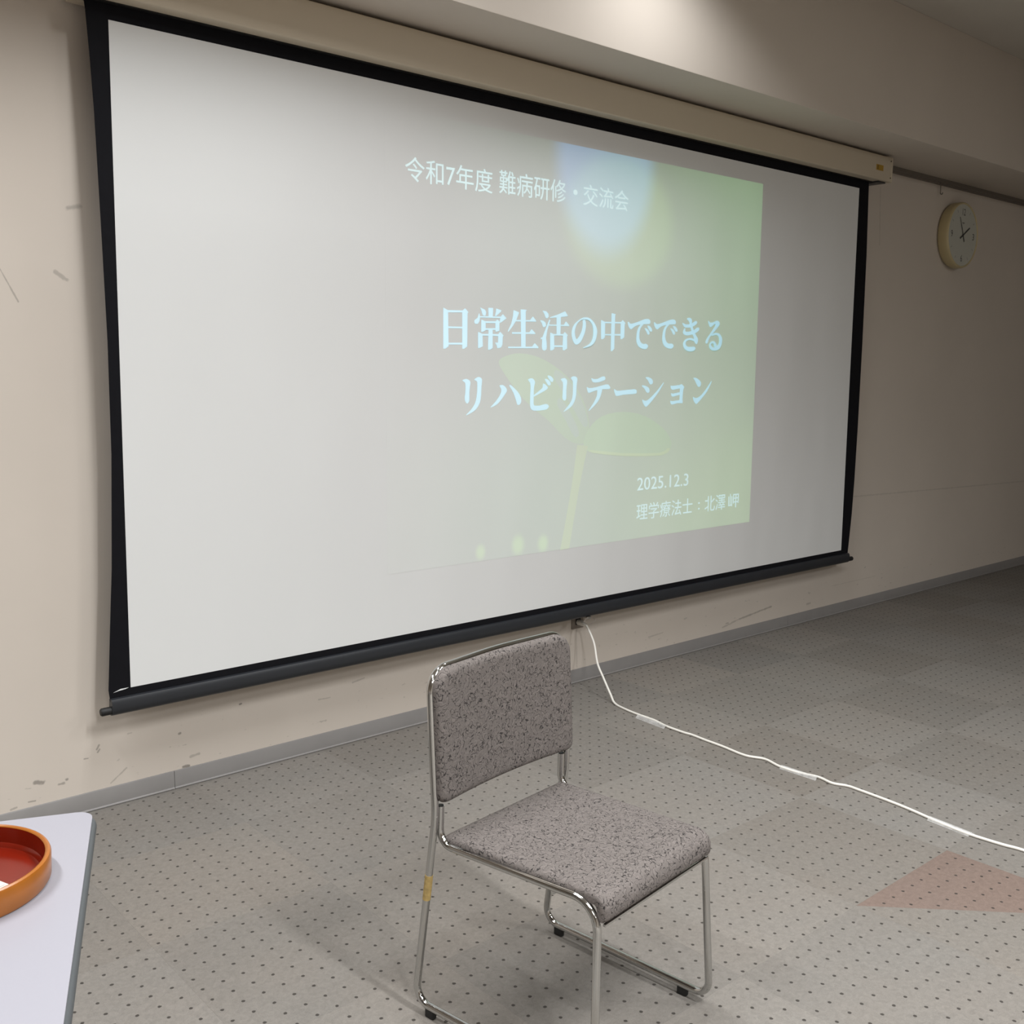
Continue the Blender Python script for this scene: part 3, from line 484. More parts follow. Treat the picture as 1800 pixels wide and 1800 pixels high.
[[(4.0327,1.6275),(4.0328,1.6246),(4.0053,1.623),(4.0053,1.6251)],[(4.0328,1.6246),(4.0324,1.6202),(4.005,1.6198),(4.0053,1.623)],[(4.0324,1.6202),(4.0287,1.614),(4.0023,1.6146),(4.005,1.6198)],[(4.0287,1.614),(4.019,1.605),(3.9955,1.6065),(4.0023,1.6146)],[(4.019,1.605),(4.0059,1.5941),(3.9863,1.5965),(3.9955,1.6065)],[(4.0059,1.5941),(3.9944,1.5849),(3.9776,1.5873),(3.9863,1.5965)],[(3.9944,1.5849),(3.9864,1.5788),(3.9704,1.58),(3.9776,1.5873)],[(3.9864,1.5788),(3.9799,1.5743),(3.9636,1.5735),(3.9704,1.58)],[(3.9799,1.5743),(3.9739,1.5695),(3.9574,1.5676),(3.9636,1.5735)],[(3.9739,1.5695),(3.9681,1.5636),(3.952,1.5625),(3.9574,1.5676)],[(3.9681,1.5636),(3.9627,1.5574),(3.9471,1.5579),(3.952,1.5625)],[(3.9627,1.5574),(3.9584,1.5514),(3.9429,1.5532),(3.9471,1.5579)],[(3.9584,1.5514),(3.9552,1.5454),(3.9391,1.5479),(3.9429,1.5532)],[(3.9552,1.5454),(3.953,1.5396),(3.936,1.5423),(3.9391,1.5479)],[(3.953,1.5396),(3.951,1.5351),(3.9344,1.5376),(3.936,1.5423)],[(3.951,1.5351),(3.9488,1.5325),(3.9353,1.5341),(3.9344,1.5376)],[(3.9488,1.5325),(3.9468,1.5313),(3.9377,1.5313),(3.9353,1.5341)],[(3.9468,1.5313),(3.9454,1.5305),(3.9395,1.5295),(3.9377,1.5313)],[(3.9489,1.6355),(3.9494,1.6328),(3.9535,1.6345),(3.9513,1.6363)],[(3.9494,1.6328),(3.9503,1.629),(3.9568,1.6321),(3.9535,1.6345)],[(3.9503,1.629),(3.9519,1.6246),(3.9599,1.6301),(3.9568,1.6321)],[(3.9519,1.6246),(3.9547,1.6194),(3.9621,1.629),(3.9599,1.6301)],[(3.9547,1.6194),(3.9584,1.6137),(3.9643,1.6284),(3.9621,1.629)],[(3.9584,1.6137),(3.9622,1.6096),(3.9671,1.6281),(3.9643,1.6284)],[(3.9622,1.6096),(3.9659,1.608),(3.9707,1.6279),(3.9671,1.6281)],[(3.9659,1.608),(3.9697,1.6081),(3.9751,1.6279),(3.9707,1.6279)],[(3.9697,1.6081),(3.974,1.6093),(3.9801,1.6286),(3.9751,1.6279)],[(3.974,1.6093),(3.9791,1.6121),(3.9859,1.6302),(3.9801,1.6286)],[(3.9791,1.6121),(3.9846,1.616),(3.9924,1.6324),(3.9859,1.6302)],[(3.9846,1.616),(3.9901,1.6194),(3.9988,1.6344),(3.9924,1.6324)],[(3.9901,1.6194),(3.9955,1.6217),(4.0048,1.6363),(3.9988,1.6344)],[(3.9955,1.6217),(4.001,1.6234),(4.0107,1.6381),(4.0048,1.6363)],[(4.001,1.6234),(4.0065,1.6236),(4.0164,1.6387),(4.0107,1.6381)],[(4.0065,1.6236),(4.0127,1.6215),(4.0222,1.6376),(4.0164,1.6387)],[(4.0127,1.6215),(4.0189,1.6181),(4.0278,1.6353),(4.0222,1.6376)],[(4.0189,1.6181),(4.0238,1.6154),(4.0319,1.6327),(4.0278,1.6353)],[(4.0238,1.6154),(4.0265,1.6144),(4.0339,1.6294),(4.0319,1.6327)],[(4.0265,1.6144),(4.0279,1.6141),(4.0346,1.6257),(4.0339,1.6294)],[(4.0279,1.6141),(4.0287,1.614),(4.0349,1.6231),(4.0346,1.6257)],[(3.9738,1.571),(3.9792,1.5733),(3.9838,1.5679),(3.9788,1.5667)],[(3.9792,1.5733),(3.987,1.5764),(3.9908,1.5696),(3.9838,1.5679)],[(3.987,1.5764),(3.9948,1.579),(3.9976,1.5709),(3.9908,1.5696)],[(3.9948,1.579),(4.0018,1.5806),(4.0034,1.5718),(3.9976,1.5709)],[(4.0018,1.5806),(4.009,1.5817),(4.009,1.5724),(4.0034,1.5718)],[(4.009,1.5817),(4.0161,1.5818),(4.0143,1.5721),(4.009,1.5724)],[(4.0161,1.5818),(4.0236,1.5811),(4.0196,1.5711),(4.0143,1.5721)],[(4.0236,1.5811),(4.0311,1.5794),(4.0248,1.5694),(4.0196,1.5711)],[(4.0311,1.5794),(4.0381,1.5765),(4.029,1.5666),(4.0248,1.5694)],[(4.0381,1.5765),(4.0446,1.5719),(4.0321,1.5623),(4.029,1.5666)],[(4.0446,1.5719),(4.0505,1.566),(4.0344,1.557),(4.0321,1.5623)],[(4.0505,1.566),(4.0548,1.5599),(4.0359,1.552),(4.0344,1.557)],[(4.0548,1.5599),(4.0569,1.5541),(4.0369,1.5479),(4.0359,1.552)],[(4.0569,1.5541),(4.0575,1.5482),(4.0372,1.5442),(4.0369,1.5479)],[(4.0575,1.5482),(4.0571,1.5421),(4.0366,1.5401),(4.0372,1.5442)],[(4.0571,1.5421),(4.056,1.5356),(4.035,1.535),(4.0366,1.5401)],[(4.056,1.5356),(4.054,1.5289),(4.0325,1.5295),(4.035,1.535)],[(4.054,1.5289),(4.0509,1.5225),(4.0291,1.525),(4.0325,1.5295)],[(4.0509,1.5225),(4.0468,1.5164),(4.0241,1.5223),(4.0291,1.525)],[(4.0468,1.5164),(4.0416,1.5105),(4.0182,1.5205),(4.0241,1.5223)],[(4.0416,1.5105),(4.035,1.5058),(4.0126,1.5187),(4.0182,1.5205)],[(4.035,1.5058),(4.0263,1.5026),(4.0078,1.5163),(4.0126,1.5187)],[(4.0263,1.5026),(4.0163,1.5005),(4.0032,1.5139),(4.0078,1.5163)],[(4.0163,1.5005),(4.0065,1.4993),(3.9986,1.5125),(4.0032,1.5139)],[(4.0065,1.4993),(3.9972,1.4989),(3.9936,1.5125),(3.9986,1.5125)],[(3.9972,1.4989),(3.9881,1.4994),(3.9886,1.5135),(3.9936,1.5125)],[(3.9881,1.4994),(3.9802,1.501),(3.9841,1.5152),(3.9886,1.5135)],[(3.9802,1.501),(3.9734,1.5042),(3.98,1.5176),(3.9841,1.5152)],[(3.9734,1.5042),(3.9678,1.5085),(3.9763,1.5208),(3.98,1.5176)],[(3.9678,1.5085),(3.964,1.5133),(3.9741,1.5238),(3.9763,1.5208)],[(3.964,1.5133),(3.9624,1.5186),(3.974,1.5266),(3.9741,1.5238)],[(3.9624,1.5186),(3.9626,1.5243),(3.9754,1.5293),(3.974,1.5266)],[(3.9626,1.5243),(3.9643,1.5295),(3.9773,1.5313),(3.9754,1.5293)],[(3.9643,1.5295),(3.9678,1.5338),(3.9793,1.5324),(3.9773,1.5313)],[(3.9678,1.5338),(3.9727,1.5374),(3.9817,1.5328),(3.9793,1.5324)],[(3.9727,1.5374),(3.9779,1.5401),(3.9843,1.5329),(3.9817,1.5328)],[(3.9779,1.5401),(3.9833,1.5418),(3.9872,1.5329),(3.9843,1.5329)],[(3.9833,1.5418),(3.989,1.5425),(3.9902,1.5326),(3.9872,1.5329)],[(3.989,1.5425),(3.9945,1.542),(3.9927,1.5316),(3.9902,1.5326)],[(3.9945,1.542),(3.9998,1.5402),(3.9944,1.5297),(3.9927,1.5316)],[(3.9998,1.5402),(4.005,1.5372),(3.9955,1.5271),(3.9944,1.5297)],[(4.005,1.5372),(4.0093,1.5335),(3.9967,1.5243),(3.9955,1.5271)],[(4.0093,1.5335),(4.0128,1.5285),(3.9982,1.5212),(3.9967,1.5243)],[(4.0128,1.5285),(4.0156,1.5229),(3.9997,1.5178),(3.9982,1.5212)],[(4.0156,1.5229),(4.0174,1.5188),(4.0008,1.5155),(3.9997,1.5178)]],
[[(2.4786,1.3576),(2.4854,1.3611),(2.4956,1.3631),(2.5032,1.362),(2.5097,1.3592),(2.5147,1.356),(2.5178,1.3514),(2.5175,1.3446),(2.5158,1.3357),(2.5142,1.324),(2.5129,1.3106),(2.5131,1.2955),(2.5131,1.2824),(2.5109,1.2761),(2.508,1.273),(2.5056,1.2707),(2.503,1.2699),(2.5,1.2708),(2.497,1.2731),(2.4941,1.2773),(2.4919,1.2826),(2.4909,1.2885),(2.4908,1.2952),(2.4922,1.3022),(2.4938,1.3108),(2.4946,1.3234),(2.4947,1.3358),(2.494,1.3439),(2.4916,1.3498),(2.4838,1.3543)],[(2.537,1.3608),(2.5443,1.3659),(2.5543,1.3702),(2.5609,1.3706),(2.5666,1.3687),(2.5722,1.3662),(2.5759,1.3608),(2.5751,1.3499),(2.573,1.3355),(2.5722,1.3183),(2.5711,1.3007),(2.5692,1.2859),(2.5652,1.2722),(2.5572,1.2588),(2.5468,1.2471),(2.5349,1.2392),(2.5224,1.2334),(2.5098,1.2282),(2.5002,1.2251),(2.4968,1.2247),(2.4992,1.2275),(2.5096,1.2355),(2.5224,1.246),(2.5324,1.2566),(2.5406,1.2678),(2.5455,1.2792),(2.5486,1.2914),(2.5511,1.3052),(2.5525,1.3198),(2.5531,1.3361),(2.5523,1.3498),(2.5498,1.3549),(2.5462,1.3569),(2.5401,1.3587)]],
[[(2.6649,1.3376),(2.6719,1.3397),(2.6819,1.3392),(2.6901,1.3355),(2.697,1.3303),(2.7016,1.3247),(2.7035,1.3189),(2.7023,1.3142),(2.6972,1.3076),(2.6867,1.2953),(2.674,1.282),(2.6627,1.2715),(2.6508,1.263),(2.6352,1.2567),(2.6225,1.253),(2.6186,1.2523),(2.6214,1.2554),(2.6327,1.2645),(2.6465,1.2759),(2.6569,1.2865),(2.6653,1.2966),(2.6713,1.306),(2.6747,1.3143),(2.6753,1.3202),(2.6735,1.3255),(2.6681,1.3322)],[(2.7162,1.3375),(2.7172,1.34),(2.7216,1.3399),(2.7309,1.3346),(2.7424,1.3268),(2.7538,1.3182),(2.7644,1.3088),(2.7724,1.2988),(2.7779,1.289),(2.7799,1.2802),(2.7792,1.2726),(2.7759,1.2664),(2.7717,1.262),(2.7683,1.2604),(2.7651,1.2605),(2.7618,1.2605),(2.7585,1.263),(2.7555,1.2705),(2.7517,1.2811),(2.7455,1.2949),(2.7382,1.309),(2.7301,1.3199),(2.7228,1.3285),(2.7182,1.3341)]],
[[(2.8141,1.361),(2.8239,1.365),(2.8373,1.3661),(2.8456,1.362),(2.8513,1.3559),(2.8533,1.3514),(2.8528,1.3458),(2.8503,1.339),(2.8476,1.3275),(2.847,1.3029),(2.847,1.2786),(2.8467,1.2677),(2.8473,1.2622),(2.8492,1.2581),(2.8543,1.256),(2.8663,1.255),(2.8808,1.2556),(2.8954,1.2586),(2.9089,1.2613),(2.9188,1.2611),(2.9259,1.259),(2.9306,1.2553),(2.9317,1.2507),(2.9281,1.2453),(2.9206,1.2405),(2.9093,1.2381),(2.8952,1.2368),(2.878,1.2357),(2.8616,1.2354),(2.8505,1.2359),(2.8422,1.2378),(2.8355,1.2418),(2.8309,1.2482),(2.8286,1.257),(2.8278,1.2707),(2.8287,1.2947),(2.8298,1.3194),(2.8299,1.3359),(2.828,1.3478),(2.8194,1.3559)],[(2.8988,1.3457),(2.9103,1.3411),(2.9216,1.3333),(2.925,1.3291),(2.9232,1.3251),(2.9178,1.3209),(2.905,1.3149),(2.8755,1.3029),(2.8482,1.2928),(2.8411,1.2923),(2.8453,1.297),(2.8613,1.3065),(2.8797,1.3171),(2.89,1.3234),(2.8963,1.3293),(2.8972,1.339)],[(2.9069,1.3641),(2.9153,1.3639),(2.9268,1.36),(2.9346,1.3541),(2.9398,1.3477),(2.9406,1.3429),(2.9385,1.3394),(2.9341,1.3375),(2.9286,1.3378),(2.9237,1.3416),(2.9185,1.3477),(2.9108,1.3568)],[(2.9222,1.3765),(2.9294,1.3776),(2.9407,1.3745),(2.9494,1.3688),(2.9552,1.3621),(2.9539,1.356),(2.9497,1.3518),(2.9454,1.3514),(2.9396,1.3549),(2.9291,1.366)]],
[[(2.9968,1.3622),(3.0059,1.3661),(3.0185,1.3674),(3.0272,1.3638),(3.0333,1.358),(3.0346,1.3529),(3.0336,1.3455),(3.0316,1.3333),(3.0298,1.3183),(3.0304,1.2992),(3.0306,1.2827),(3.0276,1.2767),(3.0235,1.2754),(3.019,1.2748),(3.0147,1.2766),(3.011,1.2805),(3.0086,1.2881),(3.0094,1.302),(3.0108,1.3184),(3.0115,1.3352),(3.0101,1.3497),(3.0021,1.3575)],[(3.0551,1.3674),(3.0612,1.3721),(3.0711,1.3748),(3.0807,1.3738),(3.089,1.3707),(3.0927,1.367),(3.0937,1.3612),(3.0921,1.3522),(3.0898,1.3391),(3.0893,1.3184),(3.0879,1.2968),(3.0834,1.2808),(3.0767,1.2674),(3.0682,1.2562),(3.0565,1.2465),(3.0371,1.2365),(3.0201,1.2293),(3.0151,1.2275),(3.0186,1.2314),(3.0333,1.2439),(3.0503,1.2593),(3.0598,1.2715),(3.0659,1.2844),(3.0688,1.3004),(3.0695,1.3181),(3.0693,1.3384),(3.0671,1.3559),(3.0599,1.3636)]],
[[(3.1764,1.3676),(3.1822,1.3663),(3.1918,1.3634),(3.2033,1.3631),(3.2164,1.3645),(3.2308,1.3695),(3.244,1.3742),(3.2524,1.3748),(3.2581,1.3732),(3.262,1.3692),(3.263,1.3645),(3.2607,1.3612),(3.2538,1.3581),(3.2397,1.354),(3.223,1.3505),(3.2062,1.3492),(3.1922,1.3495),(3.186,1.3513),(3.1829,1.3548),(3.1781,1.3618)],[(3.1501,1.3304),(3.1546,1.3288),(3.1654,1.325),(3.1839,1.326),(3.2082,1.3291),(3.2407,1.3354),(3.27,1.3408),(3.2814,1.3398),(3.2859,1.3364),(3.2915,1.3321),(3.2941,1.3277),(3.2935,1.3239),(3.2864,1.3212),(3.2666,1.3207),(3.2425,1.3203),(3.2201,1.3177),(3.1994,1.3141),(3.1822,1.3093),(3.169,1.3057),(3.1622,1.3055),(3.1582,1.309),(3.1525,1.3203)],[(3.2161,1.3215),(3.2295,1.3234),(3.2425,1.3203),(3.2444,1.3162),(3.2413,1.3084),(3.2362,1.2941),(3.2282,1.2783),(3.2176,1.2662),(3.2042,1.2549),(3.1855,1.2412),(3.1695,1.2307),(3.1641,1.2284),(3.1664,1.2329),(3.1791,1.2465),(3.1947,1.2636),(3.2059,1.2788),(3.2138,1.2936),(3.2145,1.3095)]],
[[(3.3182,1.321),(3.3239,1.3185),(3.3355,1.3131),(3.3511,1.3129),(3.3737,1.3142),(3.4117,1.317),(3.4472,1.319),(3.4598,1.3172),(3.4632,1.3136),(3.4651,1.309),(3.4635,1.3044),(3.4624,1.3014),(3.4519,1.2992),(3.4167,1.2975),(3.3782,1.2958),(3.3543,1.2923),(3.3382,1.2902),(3.3304,1.2921),(3.3265,1.2976),(3.3205,1.3103)]],
[[(3.5205,1.3706),(3.5259,1.3729),(3.5365,1.3728),(3.5491,1.3698),(3.5609,1.3653),(3.5673,1.3602),(3.5703,1.3546),(3.5704,1.3488),(3.5679,1.3439),(3.5623,1.3409),(3.5559,1.3399),(3.5517,1.3415),(3.5476,1.3453),(3.5428,1.3515),(3.537,1.3586),(3.5271,1.3653)],[(3.496,1.3339),(3.5022,1.3359),(3.5139,1.3355),(3.5277,1.3318),(3.5403,1.3266),(3.5464,1.3212),(3.5488,1.3158),(3.5492,1.3107),(3.5472,1.3064),(3.5428,1.3035),(3.5373,1.3025),(3.5323,1.304),(3.527,1.3079),(3.5212,1.3149),(3.5144,1.3227),(3.5033,1.3291)],[(3.5024,1.2734),(3.5078,1.2716),(3.5166,1.2679),(3.5253,1.2668),(3.5366,1.269),(3.5534,1.2779),(3.5722,1.2901),(3.5901,1.3028),(3.6078,1.3168),(3.6268,1.3342),(3.6415,1.3478),(3.646,1.3498),(3.6429,1.3438),(3.6324,1.3298),(3.6163,1.3114),(3.5954,1.2911),(3.573,1.2712),(3.5514,1.2538),(3.5337,1.2417),(3.526,1.24),(3.5216,1.2437),(3.515,1.2496),(3.509,1.2573),(3.504,1.2666)]],
[[(3.6921,1.3341),(3.7069,1.3327),(3.7577,1.3367),(3.7584,1.3215),(3.7077,1.3149),(3.697,1.3204)],[(3.7577,1.3367),(3.7703,1.3408),(3.7903,1.3283),(3.7824,1.3131),(3.7784,1.2633),(3.7591,1.2635),(3.7605,1.3215)],[(3.6979,1.2999),(3.7107,1.2971),(3.7593,1.3036),(3.7598,1.2925),(3.7092,1.2834),(3.7005,1.2889)],[(3.6932,1.2657),(3.7081,1.2628),(3.761,1.2676),(3.7826,1.266),(3.781,1.2535),(3.7446,1.254),(3.7067,1.2477),(3.698,1.2519)]],
[[(3.8534,1.3699),(3.8629,1.3708),(3.8776,1.3685),(3.8923,1.3621),(3.9049,1.3545),(3.9106,1.3488),(3.9122,1.3433),(3.9105,1.3364),(3.9062,1.3307),(3.9001,1.3277),(3.893,1.3279),(3.886,1.333),(3.8791,1.3405),(3.8731,1.3489),(3.8672,1.3573),(3.858,1.3647)],[(3.8557,1.2819),(3.8608,1.28),(3.8692,1.2762),(3.8792,1.2754),(3.8913,1.2773),(3.9054,1.2829),(3.9216,1.2925),(3.9412,1.3086),(3.9602,1.3262),(3.9752,1.3419),(3.9859,1.3531),(3.9912,1.3559),(3.9897,1.3502),(3.9781,1.3316),(3.9611,1.3092),(3.9423,1.2915),(3.9225,1.2756),(3.9026,1.2602),(3.8861,1.2492),(3.8791,1.2475),(3.875,1.2508),(3.8676,1.257),(3.861,1.265),(3.8566,1.2747)]]]
SPROUT={'leafL':[(2.6598,1.428),(2.6648,1.4386),(2.6776,1.4464),(2.6948,1.4528),(2.7159,1.4587),(2.7415,1.4633),(2.7694,1.4651),(2.7994,1.4639),(2.8319,1.4599),(2.8647,1.4531),(2.8976,1.4432),(2.9309,1.4303),(2.9636,1.4152),(2.9955,1.3984),(3.0268,1.3792),(3.0563,1.3572),(3.0843,1.3318),(3.1103,1.3034),(3.1322,1.2735),(3.1493,1.2413),(3.162,1.2076),(3.169,1.1763),(3.1693,1.1473),(3.1638,1.1208),(3.1539,1.1015),(3.1394,1.0919),(3.1206,1.0895),(3.0996,1.0915),(3.077,1.0968),(3.0523,1.1064),(3.0254,1.1207),(2.9954,1.1422),(2.9635,1.1683),(2.9327,1.192),(2.9041,1.21),(2.8766,1.2258),(2.8496,1.2425),(2.8232,1.2606),(2.7973,1.2796),(2.7717,1.3006),(2.7446,1.3258),(2.7179,1.353),(2.6957,1.3772),(2.6782,1.397),(2.665,1.414)],
'sheen':[(2.9703,1.4014),(2.9896,1.3946),(3.0161,1.3792),(3.043,1.3596),(3.0691,1.3361),(3.0955,1.3082),(3.1185,1.2785),(3.138,1.2444),(3.1539,1.2086),(3.162,1.1814),(3.1594,1.166),(3.1489,1.1595),(3.1351,1.1628),(3.1191,1.1789),(3.0999,1.2046),(3.0793,1.2313),(3.0568,1.257),(3.033,1.2835),(3.0113,1.3079),(2.9911,1.3297),(2.9729,1.3494),(2.9614,1.3665),(2.9577,1.3827),(2.9605,1.3962)],
'sheen2':[(2.9955,1.2846),(3.0126,1.2721),(3.0348,1.2497),(3.0561,1.2246),(3.0771,1.1957),(3.0972,1.1639),(3.1085,1.1394),(3.1065,1.125),(3.0957,1.1182),(3.082,1.1211),(3.0666,1.1376),(3.0484,1.1636),(3.0304,1.1895),(3.011,1.2135),(2.9917,1.2373),(2.9798,1.2566),(2.9785,1.272),(2.9846,1.2831)],
'leafR':[(3.1663,1.1497),(3.1867,1.1704),(3.2126,1.1891),(3.2448,1.2037),(3.2855,1.2135),(3.3328,1.2191),(3.3805,1.2207),(3.4269,1.218),(3.4737,1.2111),(3.5192,1.2002),(3.5645,1.1841),(3.6084,1.1638),(3.6455,1.1429),(3.674,1.1219),(3.6952,1.1005),(3.708,1.0807),(3.7109,1.0627),(3.7053,1.0466),(3.6941,1.0339),(3.684,1.0255),(3.6684,1.0205),(3.6313,1.0184),(3.5587,1.0192),(3.4669,1.0226),(3.3836,1.0274),(3.3145,1.0332),(3.2526,1.0402),(3.2038,1.0482),(3.17,1.0558),(3.1484,1.0646),(3.1374,1.0779),(3.1382,1.0994),(3.1495,1.1255)],
'rimR':[(3.186,1.0612),(3.2682,1.0515),(3.3832,1.0388),(3.5149,1.0313),(3.6308,1.0288),(3.671,1.0379),(3.6815,1.0476),(3.6988,1.0472),(3.7018,1.0414),(3.6884,1.028),(3.6392,1.0167),(3.5181,1.0185),(3.3836,1.0261),(3.2727,1.0373),(3.1933,1.0486),(3.1662,1.0576)],
'stem':[(3.0997,1.0867),(3.1648,1.0792),(3.1458,1.0166),(3.1147,0.8963),(3.0843,0.7515),(3.0631,0.6452),(3.0094,0.6435),(3.0308,0.7319),(3.0583,0.8515),(3.0823,0.9714)]}

# ------------------------------------------------------------------ room shell
WY = 3.242            # screen wall
X0, X1, Y0 = -4.2, 11.0, -6.0
BEAM_Y, BEAM_Z = 2.799, 2.575

floor = tag(obj('floor', BX(X0, X1, Y0, WY, -0.12, -0.007), M['screed'], smooth=False), 'carpet tiled meeting room floor', None, None, 'structure')
tag(obj('ceiling', BX(X0 - .1, X1 + .1, Y0 - .1, WY + .1, CEIL, CEIL + 0.1), M['ceiling'], smooth=False), 'plain ceiling above the beam', kind='structure')
tag(obj('wall_back', BX(X0 - .1, X1 + .1, WY, WY + 0.12, -0.12, CEIL), M['wall_back'], smooth=False), 'beige painted wall behind the projection screen', kind='structure')
tag(obj('wall_left', BX(X0 - .12, X0, Y0, WY, -0.12, CEIL), M['wall'], smooth=False), 'beige side wall', kind='structure')
tag(obj('wall_right', BX(X1, X1 + .12, Y0, WY, -0.12, CEIL), M['wall'], smooth=False), 'beige far side wall', kind='structure')
tag(obj('wall_front', BX(X0 - .1, X1 + .1, Y0 - .12, Y0, -0.12, CEIL), M['wall'], smooth=False), 'beige wall facing the screen', kind='structure')
tag(obj('trim_1', BX(X0, X1, BEAM_Y, WY, BEAM_Z, CEIL, bev=0.003), M['wall']), 'deep beige ceiling beam running above the screen', kind='structure')

# baseboard: vinyl strip with a small toe
bm = bmesh.new()
prof = [(WY, 0.0), (WY - 0.0095, 0.0), (WY - 0.0095, 0.0025), (WY - 0.006, 0.006), (WY - 0.005, 0.058), (WY - 0.003, 0.061), (WY, 0.061)]
def strip(bm, x0, x1, prof):
    a = [bm.verts.new((x0, y, z)) for y, z in prof]
    b = [bm.verts.new((x1, y, z)) for y, z in prof]
    n = len(prof)
    for k in range(n): bm.faces.new((a[k], a[(k + 1) % n], b[(k + 1) % n], b[k]))
    bm.faces.new(a); bm.faces.new(b)
strip(bm, X0, 1.335, prof)
strip(bm, 1.3365, 4.86, prof)
strip(bm, 4.8615, X1, prof)
tag(obj('baseboard_back', bm, M['vinyl']), 'grey vinyl skirting along the wall foot', kind='structure')

# picture rail in the corner under the beam
bm = bmesh.new()
strip(bm, X0, X1, [(WY, 2.575), (WY - 0.022, 2.575), (WY - 0.022, 2.556), (WY - 0.012, 2.551), (WY - 0.012, 2.541), (WY, 2.541)])
tag(obj('trim_2', bm, M['rail']), 'dark picture rail under the beam', kind='structure')

# ------------------------------------------------------------------ carpet tiles (0.5 m, laid in quarter turns)
GX, GY, T = 57.95 * 0.05, 46.9 * 0.05, 0.5
GX -= 10 * T
GY -= 8 * T           # grid origin
def tile_mesh(name, pts):
    bm = bmesh.new()
    lo = [bm.verts.new((x, y, -0.0065)) for x, y in pts]
    mi = [bm.verts.new((x, y, -0.001)) for x, y in pts]
    cx = sum(p[0] for p in pts) / len(pts); cy = sum(p[1] for p in pts) / len(pts)
    hi = [bm.verts.new((x, y, 0)) for x, y in pts]
    n = len(pts)
    for a, b in ((lo, mi), (mi, hi)):
        for k in range(n): bm.faces.new((a[k], a[(k + 1) % n], b[(k + 1) % n], b[k]))
    bm.faces.new(hi); bm.faces.new(lo)
    bmesh.ops.recalc_face_normals(bm, faces=bm.faces)
    me = bpy.data.meshes.new(name); bm.to_mesh(me); bm.free()
    me.materials.append(M['carpet'])
    return me
g = 0.0001
depth_last = (WY - 0.0125) - (GY + 9 * T)
ME_SQ = tile_mesh('carpet_tile', [(g, g), (T - g, g), (T - g, T - g), (g, T - g)])
ME_LAST = tile_mesh('carpet_tile_cut', [(g, g), (T - g, g), (T - g, depth_last), (g, depth_last)])
ME_TRI_A = tile_mesh('carpet_tile_half', [(T - g, 2 * g), (T - g, T - g), (2 * g, T - g)])
ME_TRI_B = tile_mesh('carpet_tile_half', [(g, g), (T - 2 * g, g), (g, T - 2 * g)])
def tile_color(ix, iy):
    k = 1.04 if (ix + iy) % 2 == 0 else 0.96
    rr = random.Random(ix * 131 + iy * 17)
    k *= rr.uniform(0.975, 1.025)
    t = rr.uniform(-0.012, 0.012)
    return (CARPET[0] * k * (1 + t), CARPET[1] * k, CARPET[2] * k * (1 - t), 1)
def add_tile(me, ix, iy, col):
    o = bpy.data.objects.new('carpet_tile', me)
    o.location = (GX + ix * T, GY + iy * T, 0)
    o.color = col
    COL.objects.link(o)
    o.parent = floor
    return o
rest = []
for iy in range(-9, 10):
    for ix in range(-5, 26):
        x, y = GX + ix * T, GY + iy * T
        if x < X0 - 0.01 or x + T > X1 + 0.01 or y < Y0 - 0.01: continue
        if not (iy >= 4 and 4 <= ix <= 21):
            rest.append((ix, iy))
        elif iy == 9:
            add_tile(ME_LAST, ix, iy, tile_color(ix, iy))
        elif (ix, iy) == (9, 5):
            # this tile was cut across its diagonal and patched with a red half
            o = add_tile(ME_TRI_A, ix, iy, (0.185, 0.140, 0.119, 1)); o['label'] = 'reddish half tile cut across the diagonal'
            add_tile(ME_TRI_B, ix, iy, tile_color(ix, iy + 1))
        else:
            add_tile(ME_SQ, ix, iy, tile_color(ix, iy))
# the tiles outside the photograph's view, joined
bm = bmesh.new()
for ix, iy in rest:
    x, y = GX + ix * T, GY + iy * T
    d = depth_last if iy == 9 else T - g
    box(bm, x + g, x + T - g, y + g, y + d, -0.0065, 0.0)
o = obj('carpet_tile_field', bm, M['carpet'], floor, smooth=False)
o.color = (*CARPET, 1)
tag(o, kind='stuff')

# ------------------------------------------------------------------ projection screen
FY = 3.140            # face of the cloth
scr = thing('projection_screen', 'large pull-down projection screen with black border and slide', 'projector screen', (3.19, FY, 0.33))
# case under the beam
bm = BX(1.090, 5.405, 3.07, 3.225, 2.432, 2.561, bev=0.006, seg=3)
obj('case', bm, M['case'], scr)
bm = bmesh.new(); box(bm, 5.393, 5.4075, 3.069, 3.2255, 2.431, 2.562, bev=0.003)
obj('end_cap', bm, M['case'], scr)
for z in (2.540, 2.452):
    bm = bmesh.new(); cyl(bm, (5.385, 3.0705, z), (5.385, 3.0672, z), 0.0035, 10)
    obj('screw', bm, M['dark_print'], scr)
bm = BX(1.10, 5.36, 3.125, 3.160, 2.4285, 2.434)
obj('case_slot', bm, M['black'], scr, smooth=False)
bm = BX(5.30, 5.375, 3.09, 3.19, 2.424, 2.4325, bev=0.002)
obj('slot_bracket', bm, M['bar'], scr)
st = obj('caution_sticker', BX(5.238, 5.308, 3.0685, 3.0705, 2.479, 2.508), M['sticker'], scr, smooth=False)
bm = bmesh.new()
for k in range(3): box(bm, 5.244 + 0.001 * k, 5.258, 3.0680, 3.0686, 2.4855 + k * 0.007, 2.4885 + k * 0.007)
obj('sticker_print', bm, M['dark_print'], st, smooth=False)
